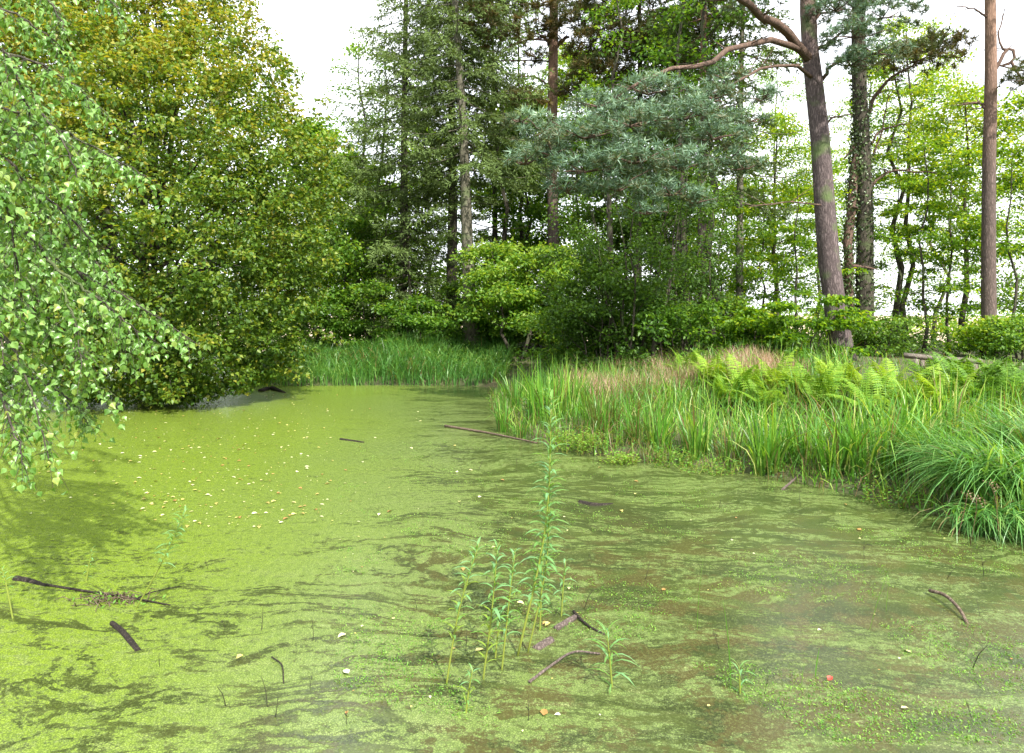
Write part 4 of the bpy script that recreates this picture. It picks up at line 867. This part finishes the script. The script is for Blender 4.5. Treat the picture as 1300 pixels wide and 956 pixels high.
fe = [(905, 478, 0, 'yellow-green fern at the left end of the fern patch'), (945, 485, 0, 'bright yellow fern second from the left of the patch'), (985, 482, 0, 'large yellow-green fern below the sycamore shrub'),
      (925, 500, 1, 'fern half sunk in rushes below the leftmost ferns'), (1020, 490, 1, 'green fern between the two yellow fern groups'), (1060, 482, 0, 'bright fern in front of the thick pine foot'),
      (1095, 487, 0, 'bright arching fern right of the thick pine foot'), (1130, 492, 0, 'yellow-green fern left of the bench leg'), (1165, 497, 0, 'pale fern in front of the bench legs'),
      (1045, 505, 1, 'fern in the front row below the thick pine'), (1110, 508, 1, 'fern in the front row left of the bench'), (1190, 478, 2, 'dark bracken under the bench seat'),
      (1215, 485, 2, 'arching dark bracken under the right end of the bench'), (1245, 483, 2, 'dark bracken right of the bench end'), (1275, 482, 2, 'tall upright dark bracken near the right edge'),
      (1235, 500, 2, 'dark bracken in front, below the bench end'), (1300, 490, 2, 'dark bracken cut by the right edge'), (970, 505, 1, 'fern in front of the large yellow-green one'), (1205, 508, 0, 'pale low fern below the dark bracken'),
      (870, 470, 1, 'small green fern left of the fern patch at the dry grass')]
for k, (px, py, s, lab) in enumerate(fe):
    r_ = np.random.RandomState(k + 900); Y = 12.2; x = (px - 650) / F * Y
    for _ in range(12): z = max(g1(x, Y), .02) + .28; Y = .5 * Y + .5 * np.clip((EYE - z) * F / (py - HZ), 8.6, 15.5); x = (px - 650) / F * Y
    root = thing('fern', lab, 'fern', (x, Y, g1(x, Y)), 'ferns on the right bank'); nf = 15
    for f in range(nf):
        o = bpy.data.objects.new('frond', FR[s][r_.randint(4)]); COL.objects.link(o); o.parent = root
        o.rotation_euler = (r_.normal(0, .15), r_.uniform(-.75, .1), f * 2.4 + r_.uniform(-.3, .3)); q = r_.uniform(.75, 1.1); o.scale = (q, q, q); o.location = (0, 0, .05)

# bright weeds at the waterline
def weeds(name, label, px, py, n, R, H, tint, seed, mat='forb', L=.045):
    r_ = np.random.RandomState(seed); base = WG(px, py); base[2] = max(g1(base[0], base[1]), 0); root = thing(name, label, 'plant', base); sg, lg = Geo(), Geo()
    for k in range(n):
        a = r_.uniform(0, 6.28); rr = math.sqrt(r_.rand()) * R; p = np.array([cos(a) * rr * 1.3, sin(a) * rr * .7, -.02]); h = H * r_.uniform(.5, 1.1)
        e = p + np.array([r_.normal() * .08, r_.normal() * .08, h]); q = spline([p, (p + e) / 2 + r_.normal(size=3) * .02, e], 6); tube(sg, q, .003, 3, cap=False)
        m = int(h / .022); u = np.linspace(.15, 1, m); P = np.stack([np.interp(u, np.linspace(0, 1, 6), q[:, c]) for c in range(3)], 1); an = np.arange(m) * 1.9 + r_.rand() * 6
        D = np.stack([np.cos(an), np.sin(an), np.full(m, .35)], 1); leaves(lg, P, D, np.array([[0, 0, 1.]] * m) + r_.normal(size=(m, 3)) * .2, L * r_.uniform(.7, 1.2, m), L * .45, tint + r_.uniform(-.2, .2, m), shape=1)
    part('stems', sg.mesh('stems'), M['stem'], root); part('leaves', lg.mesh('leaves'), M[mat], root)
weeds('water_weed', 'bright fresh-green leafy weeds spilling into the pond at the left of the reeds', 748, 574, 110, .42, .30, .62, 1)
weeds('water_weed', 'small light green weed patch right of the bright leafy weeds', 790, 588, 45, .2, .16, .75, 2, L=.05)
weeds('water_weed', 'blue-green leafy sprig behind the tallest foreground stem at the bank tip', 686, 545, 16, .22, .55, .5, 3, 'willow', L=.09)
weeds('water_weed', 'low leafy weeds at the foot of the brownish rush clump', 905, 600, 40, .3, .18, .4, 4)
weeds('water_weed', 'sparse leafy weeds left of the drooping grass', 1140, 640, 40, .3, .2, .45, 5)
weeds('yellow_flowered_weed', 'dark-leaved weed between the reeds in the middle of the bank', 850, 590, 50, .3, .25, .3, 6)

# ------------------------------------------------------------------ foreground stems standing in the pond
from mathutils import Matrix
def leafobj_meshes(mat, w, k=5, tips=(0, .12)):
    out = []
    for i in range(k):
        g = Geo(); n = 5; t = np.linspace(0, 1, n); z = .18 * np.sin(t * pi * .8) - (.10 + .1 * i) * t ** 2; wd_ = w * np.sin(np.clip(t * .93 + .07, 0, 1) * pi) ** .7
        V = []
        for a in range(n): V += [(t[a], -wd_[a] / 2, z[a] + w * .15), (t[a], 0, z[a]), (t[a], wd_[a] / 2, z[a] + w * .15)]
        T = []
        for a in range(n - 1):
            for c in (0, 1): q = 3 * a + c; T += [(q, q + 1, q + 4), (q, q + 4, q + 3)]
        g.add(V, T, .15 + .7 * i / k); m = g.mesh('leaf'); m.materials.append(mat); out.append(m)
    return out
WL = leafobj_meshes(M['willow'], .17); NL = leafobj_meshes(M['willow'], .09)
def herb(label, foot, tip, nleaf, L, ms=None, seed=0, bend=.0, r=.006, start=.12, spire=True, yl=0.0, dY=0.0):
    ms = ms or WL; L *= 1.15; nleaf = int(nleaf * .95); r_ = np.random.RandomState(seed); b_ = WG(*foot); Y = b_[1] + dY; t = W(tip[0], tip[1], Y); root = thing('waterside_herb', label, 'plant', b_)
    q = spline([b_ - [0, 0, .05], b_ + (t - b_) * .5 + np.array([bend, 0, 0]), t], 12); g = Geo(); tube(g, q, np.linspace(r, r * .35, 12), 6, tint=.3)
    part('stem', smooth(g.mesh('stem', b_)), M['stem'], root)
    for k in range(nleaf):
        u = start + (1 - start) * (k / nleaf) ** .9; p = np.array([np.interp(u, np.linspace(0, 1, 12), q[:, c]) for c in range(3)]) - b_
        a = k * 2.3 + r_.uniform(-.3, .3); up = .25 + 1.0 * u ** 6; X = unit(np.array([cos(a), sin(a), up + r_.uniform(-.15, .25)])); Z0 = np.array([0, 0, 1.]); Yv = unit(np.cross(Z0, X)); Z = np.cross(X, Yv)
        s = L * r_.uniform(.75, 1.15) * (1 - .35 * u ** 5) * (.6 + .4 * min(1, u * 2.5)); i = 0 if u < yl and r_.rand() < .6 else r_.randint(1, 5)
        o = bpy.data.objects.new('leaf', ms[i]); COL.objects.link(o); o.parent = root
        o.matrix_local = Matrix([[X[j] * s, Yv[j] * s, Z[j] * s, p[j]] for j in range(3)] + [[0, 0, 0, 1]])
herb('tallest willowherb-like stem with blue-green leaves, standing in the pond near centre', (655, 832), (700, 505), 95, .115, seed=1, bend=.07, r=.008, start=.22)
herb('second tall stem close behind the tallest one, yellowish at its foot', (668, 828), (698, 600), 60, .095, seed=2, bend=.05, start=.25)
herb('yellow-green stem left of the tallest, topping out at mid height', (612, 862), (632, 690), 44, .095, seed=3, bend=.01, start=.15, yl=.5)
herb('slender stem between the yellow-green one and the tallest', (636, 850), (654, 700), 36, .085, seed=4, start=.3, yl=.4)
herb('leftmost leaning stem of the foreground clump with blue-green top', (565, 868), (608, 690), 40, .085, seed=5, bend=-.02, start=.3, yl=.7)
herb('short yellowish stem low in the clump left of centre', (628, 835), (634, 790), 14, .07, seed=6, yl=.9)
herb('short leafy stem at the right of the foreground clump', (712, 782), (718, 712), 22, .085, seed=7, start=.1)
herb('small stem between the tallest stem and the right-hand short one', (685, 800), (690, 700), 26, .075, seed=8, start=.2)
herb('low plant with long narrow pale leaves at bottom right of the clump', (778, 872), (770, 800), 26, .135, ms=NL, seed=9, start=.05)
herb('bent reddish-green stem leaning right at the left of the pond', (168, 772), (236, 648), 34, .085, seed=10, bend=.03, start=.45, dY=-.1)
herb('thin bare stem at the lower left edge with a tuft on top', (18, 785), (2, 720), 12, .055, seed=11, start=.6)
herb('short leafy sprout at the bottom of the photo below the clump', (590, 905), (600, 850), 14, .06, seed=12, start=.2, yl=.6)
herb('tiny pale sprout near the bottom right of centre', (940, 880), (938, 845), 14, .09, ms=NL, seed=13, start=.05)
herb('small pale fuzzy sprout left of the bent stem', (108, 738), (118, 695), 16, .045, seed=14, start=.2)

# ------------------------------------------------------------------ floating wood
def log(name, label, cat, pts, r0, r1, mat, seed=0, group=None, n=10, rough=.05):
    g = Geo(); q = spline(np.array(pts), 14); b_ = q[0].copy(); tube(g, q, np.linspace(r0, r1, 14), n, rough, seed); m = g.mesh(name, b_)
    return single(name, smooth(m), M[mat], label, cat, group, loc=b_)
def wp_(px, py, z=0.0): p = WG(px, py); p[2] = z; return p
log('log', 'short pinkish-grey log floating right of the tallest stems', 'log', [wp_(706, 799, .0), wp_(718, 792, .004), wp_(730, 785, .006)], .023, .020, 'bark_log', 1)
log('log', 'mud-coloured sunken log piece touching the foot of the tallest stem', 'log', [wp_(680, 824, -.012), wp_(700, 812, -.008)], .032, .03, 'bark_log', 2)
log('log', 'dark wet log poking up at lower left', 'log', [wp_(142, 793, .012), wp_(156, 803, .0), wp_(176, 826, -.012)], .015, .022, 'wet', 3)
log('log', 'grey rough log end at the far lower left, duckweed on it', 'log', [wp_(20, 735, -.004), wp_(38, 738, -.004), wp_(60, 744, -.01)], .03, .018, 'wet', 4)
log('stick', 'long thin stick running right from the grey log end', 'stick', [wp_(50, 742, .005), wp_(110, 752, .008), wp_(160, 760, .012), (wp_(216, 769, .004))], .010, .005, 'wet', 5)
log('stick', 'long straight stick lying on the duckweed before the bank tip', 'stick', [wp_(565, 542, .02), wp_(620, 551, .02), wp_(682, 563, .01)], .022, .012, 'bark_dry', 6)
log('stick', 'short dark stick floating in the middle of the pond', 'stick', [wp_(432, 558, .005), wp_(462, 562, .005)], .022, .012, 'wet', 7)
log('log', 'dark low log afloat by the foot of the huge yellowing tree', 'log', [wp_(330, 497, .0), wp_(345, 495, .05), wp_(362, 499, .0)], .07, .03, 'wet', 8)
log('stick', 'whitish stick sloping up at the edge of the reeds', 'stick', [wp_(993, 622, .0), wp_(1008, 614, .05), wp_(1018, 608, .09)], .014, .010, 'bark_log', 9)
log('stick', 'curved peeling stick on the water at the right', 'stick', [wp_(1180, 755, .03), wp_(1200, 765, .05), wp_(1218, 780, .035), wp_(1228, 792, .0)], .013, .010, 'bark_dry', 10)
log('stick', 'bent pinkish branch lying at the bottom centre', 'stick', [wp_(672, 868, .01), wp_(700, 848, .015), wp_(728, 832, .02), wp_(762, 832, .01)], .008, .005, 'bark_log', 11)
log('stick', 'dark curled twig near the bottom left of centre', 'stick', [wp_(345, 836, .01), wp_(358, 848, .015), wp_(360, 868, .0)], .004, .003, 'wet', 12)
log('stick', 'dark branch lying behind the short pinkish log', 'stick', [wp_(728, 780, .02), wp_(745, 795, .01), wp_(768, 806, .0)], .010, .006, 'wet', 13)
log('stick', 'thin dark twig reaching right from the root tangle at left', 'stick', [wp_(172, 762, .01), wp_(195, 755, .02), wp_(228, 745, .005)], .006, .003, 'wet', 14)
log('log', 'flat dark mud-covered log floating right of the tallest stem', 'log', [wp_(736, 637, -.03), wp_(755, 641, -.018), wp_(778, 639, -.03)], .05, .035, 'wet', 15)
def roots():
    r_ = np.random.RandomState(8); g = Geo(); c = wp_(142, 763, .0); root = thing('root_tangle', 'tangle of brown roots and dead stalks at the foot of the bent stem', 'roots', c)
    for k in range(60):
        p = c + np.array([r_.normal() * .10, r_.normal() * .05, -.01]); e = p + np.array([r_.normal() * .10, r_.normal() * .05, r_.uniform(-.01, .05)])
        tube(g, [p, (p + e) / 2 + [0, 0, r_.uniform(.01, .05)], e], [.004, .003, .002], 4)
    part('roots', g.mesh('roots', c), M['bark_dry'], root)
    g = Geo(); P = c + r_.normal(size=(60, 3)) * [.14, .06, .0] + [0, 0, .015]; leaves(g, P, r_.normal(size=(60, 3)) + [0, 0, .4], r_.normal(size=(60, 3)) + [0, 0, 1], .035, .014, .5)
    part('sprouts', g.mesh('sprouts', c), M['forb'], root)
roots()

# dead stem stubs poking out of the water, each its own, built from six shared shapes
sm = []
for k in range(6):
    r_ = np.random.RandomState(k + 40); g = Geo(); h = 1.0; tip = np.array([r_.normal() * .6, r_.normal() * .45, h]); tube(g, spline([[0, 0, -.1], tip * .5 + [.05, 0, .05], tip], 5), np.linspace(.022, .010, 5), 5)
    if k % 2: tube(g, spline([tip * .5, tip * .5 + [r_.normal() * .3, r_.normal() * .2, .25], tip * .5 + [r_.normal() * .5, 0, .2]], 4), np.linspace(.02, .012, 4), 4)
    m = smooth(g.mesh('dead_stub')); m.materials.append(M['wet']); sm.append(m)
r_ = np.random.RandomState(77); k = 0
while k < 64:
    px = r_.uniform(560, 1290) if k > 20 else r_.uniform(180, 560); py = 560 + 360 * r_.rand() ** 1.2; p = WG(px, py)
    if pond_sd(p[:1], p[1:2])[0] > -.15: continue
    o = bpy.data.objects.new('dead_stub', sm[k % 6]); COL.objects.link(o); o.location = (p[0], p[1], 0); s = r_.uniform(.04, .13); o.scale = (s, s, s * r_.uniform(.8, 1.5)); o.rotation_euler = (0, 0, r_.uniform(0, 6.28))
    o['label'] = 'thin dark dead stem poking up out of the duckweed'; o['category'] = 'dead stem'; o['group'] = 'dead stems standing in the pond'; k += 1
tr_spots = [(885, 800, 886, 700), (928, 870, 925, 750), (932, 790, 980, 720), (1104, 800, 1145, 714), (1215, 745, 1222, 735), (1035, 860, 1040, 820), (1018, 868, 1020, 840), (953, 720, 975, 705), (822, 700, 828, 655), (1130, 855, 1131, 838), (1125, 775, 1128, 730), (845, 690, 848, 640)]
TRL = ['tall upright green stalk, leftmost of the three near the bottom right', 'tall upright green stalk rising from the very bottom, right of centre', 'slanting green stalk leaning right, right of centre',
       'slanting pale green stalk left of the curved peeling stick', 'short stalk beside the curved peeling stick', 'short upright stalk at the bottom, right of centre', 'very short stalk beside the one at the bottom, right of centre',
       'short stalk leaning right, well above the slanting ones', 'upright stalk right of the dark flat log', 'tiny stalk at the lower right near the bottom', 'upright stalk left of the pale slanting one', 'small stalk just right of the one by the dark flat log']
for k, (a, b_, c, d) in enumerate(tr_spots):
    f = WG(a, b_); t = W(c, d, f[1]); g = Geo(); blades(g, [[0, 0, 0]], [np.linalg.norm(t - f)], 0 if t[0] > f[0] else pi, [.1 + 1.8 * abs(t[0] - f[0]) / (abs(t[2] - f[2]) + .01)], 0.05, .007, .5)
    o = single('grass_stalk', g.mesh('grass_stalk'), M['reed'], TRL[k], 'stalk', 'single green stalks in the water', loc=f)

# fallen leaves on the duckweed
def fallen():
    r_ = np.random.RandomState(9); n = 850; px = np.where(r_.rand(n) < .75, r_.normal(270, 120, n), r_.uniform(100, 1290, n)); py = np.where(px < 430, 500 + 170 * r_.rand(n) ** 1.3, r_.uniform(500, 940, n))
    Y = EYE * F / (py - HZ); P = np.stack([(px - 650) / F * Y, Y, np.full(n, .006)], 1); P = P[(pond_sd(P[:, 0], P[:, 1]) < -.1) & ((P[:, 1] > 6) | (r_.rand(n) < .35))]; n = len(P)
    P[:, 2] += r_.uniform(0, .006, n); a = r_.uniform(0, 6.28, n); D = np.stack([np.cos(a), np.sin(a), r_.uniform(0, .15, n)], 1); g = Geo(); L = .014 + .05 * r_.rand(n) ** 2
    leaves(g, P, D, np.array([[0, 0, 1.]] * n) + r_.normal(size=(n, 3)) * .12, L, L * .7, r_.uniform(0, 1, n), shape=1, fold=.1)
    single('fallen_leaves', g.mesh('fallen_leaves'), M['fallen'], 'small yellow and pale leaves scattered on the duckweed', 'leaves', kind='stuff')
    for (px, py, lab, mt) in [(1051, 866, 'single bright red leaf at the bottom right of the pond', 'redleaf'), (692, 796, 'orange-yellow leaf floating at the foot of the tallest stem', 'fallen'), (300, 838, 'pinkish leaf on the duckweed left of the curled twig', 'fallen')]:
        p = WG(px, py); g = Geo(); leaves(g, [[0, 0, .01]], np.array([[.7, .3, .35]]), np.array([[0, -.3, 1.]]), .04, .032, .1 if mt == 'redleaf' else .2, shape=1); single('floating_leaf', g.mesh('floating_leaf'), M[mt], lab, 'leaf', loc=p)
    # frothy tufts of water weed breaking the surface
    n = 6000; px = r_.uniform(430, 1300, n); py = 560 + 385 * r_.rand(n); Y = EYE * F / (py - HZ); P = np.stack([(px - 650) / F * Y, Y, np.full(n, .002)], 1)
    P = P[pond_sd(P[:, 0], P[:, 1]) < .05]; nz = np.sin(P[:, 0] * 2.3 + np.sin(P[:, 1] * 1.9)) * np.sin(P[:, 1] * 2.9 + P[:, 0]); P = P[nz > .1 * r_.rand(len(P))]; g = Geo()
    clump_leaves(g, P, .045, 7, .016, .12, .5 + r_.uniform(-.3, .3, len(P)), 33, droop=0, wr=.4)
    single('surface_weed', g.mesh('surface_weed'), M['forb'], 'fine weed breaking the surface of the right half of the pond', 'water weed', kind='stuff')
fallen()

# ------------------------------------------------------------------ the wooden bench on the bank
def box(g, c, s, rz=0, jitter=0):
    x, y, z = [v / 2 for v in s]; V = np.array([(a * x, b_ * y, d * z) for a in (-1, 1) for b_ in (-1, 1) for d in (-1, 1)], float)
    if jitter: V += np.random.RandomState(int(abs(c[0]) * 99)).uniform(-jitter, jitter, V.shape)
    R = np.array([[cos(rz), -sin(rz), 0], [sin(rz), cos(rz), 0], [0, 0, 1]]); V = V @ R.T + c
    g.add(V, [(0, 1, 3), (0, 3, 2), (4, 6, 7), (4, 7, 5), (0, 4, 5), (0, 5, 1), (2, 3, 7), (2, 7, 6), (0, 2, 6), (0, 6, 4), (1, 5, 7), (1, 7, 3)])
a_, b2 = W(1148, 451, 14.0), W(1246, 459, 13.4); base = np.array([a_[0], a_[1], g1(a_[0], a_[1])])
bench = thing('wooden_bench', 'weathered grey plank bench half sunk in ferns at the right', 'bench', base)
L = np.linalg.norm((b2 - a_)[:2]); rz = math.atan2(b2[1] - a_[1], b2[0] - a_[0]); mid_ = (a_ + b2) / 2 - base
for k, off in enumerate((-.1, .1)):
    g = Geo(); n_ = np.array([-sin(rz), cos(rz), 0]) * off
    tube(g, spline([a_ - base + n_, mid_ + n_ + [0, 0, -.012], b2 - base + n_], 6), .052, 4, .05, k); part('seat_plank', g.mesh('seat_plank'), M['bench'], bench)
for f, o2 in ((.16, -.1), (.25, .08), (.88, -.1), (.93, .08)):
    p = (a_ + (b2 - a_) * f) - base + np.array([-sin(rz), cos(rz), 0]) * o2; g = Geo(); box(g, p + [0, 0, -.36], (.085, .07, .62), rz, .008); part('leg', g.mesh('leg'), M['bench'], bench)
print('objects', len(bpy.data.objects), 'tris', sum(len(m.polygons) for m in bpy.data.meshes))
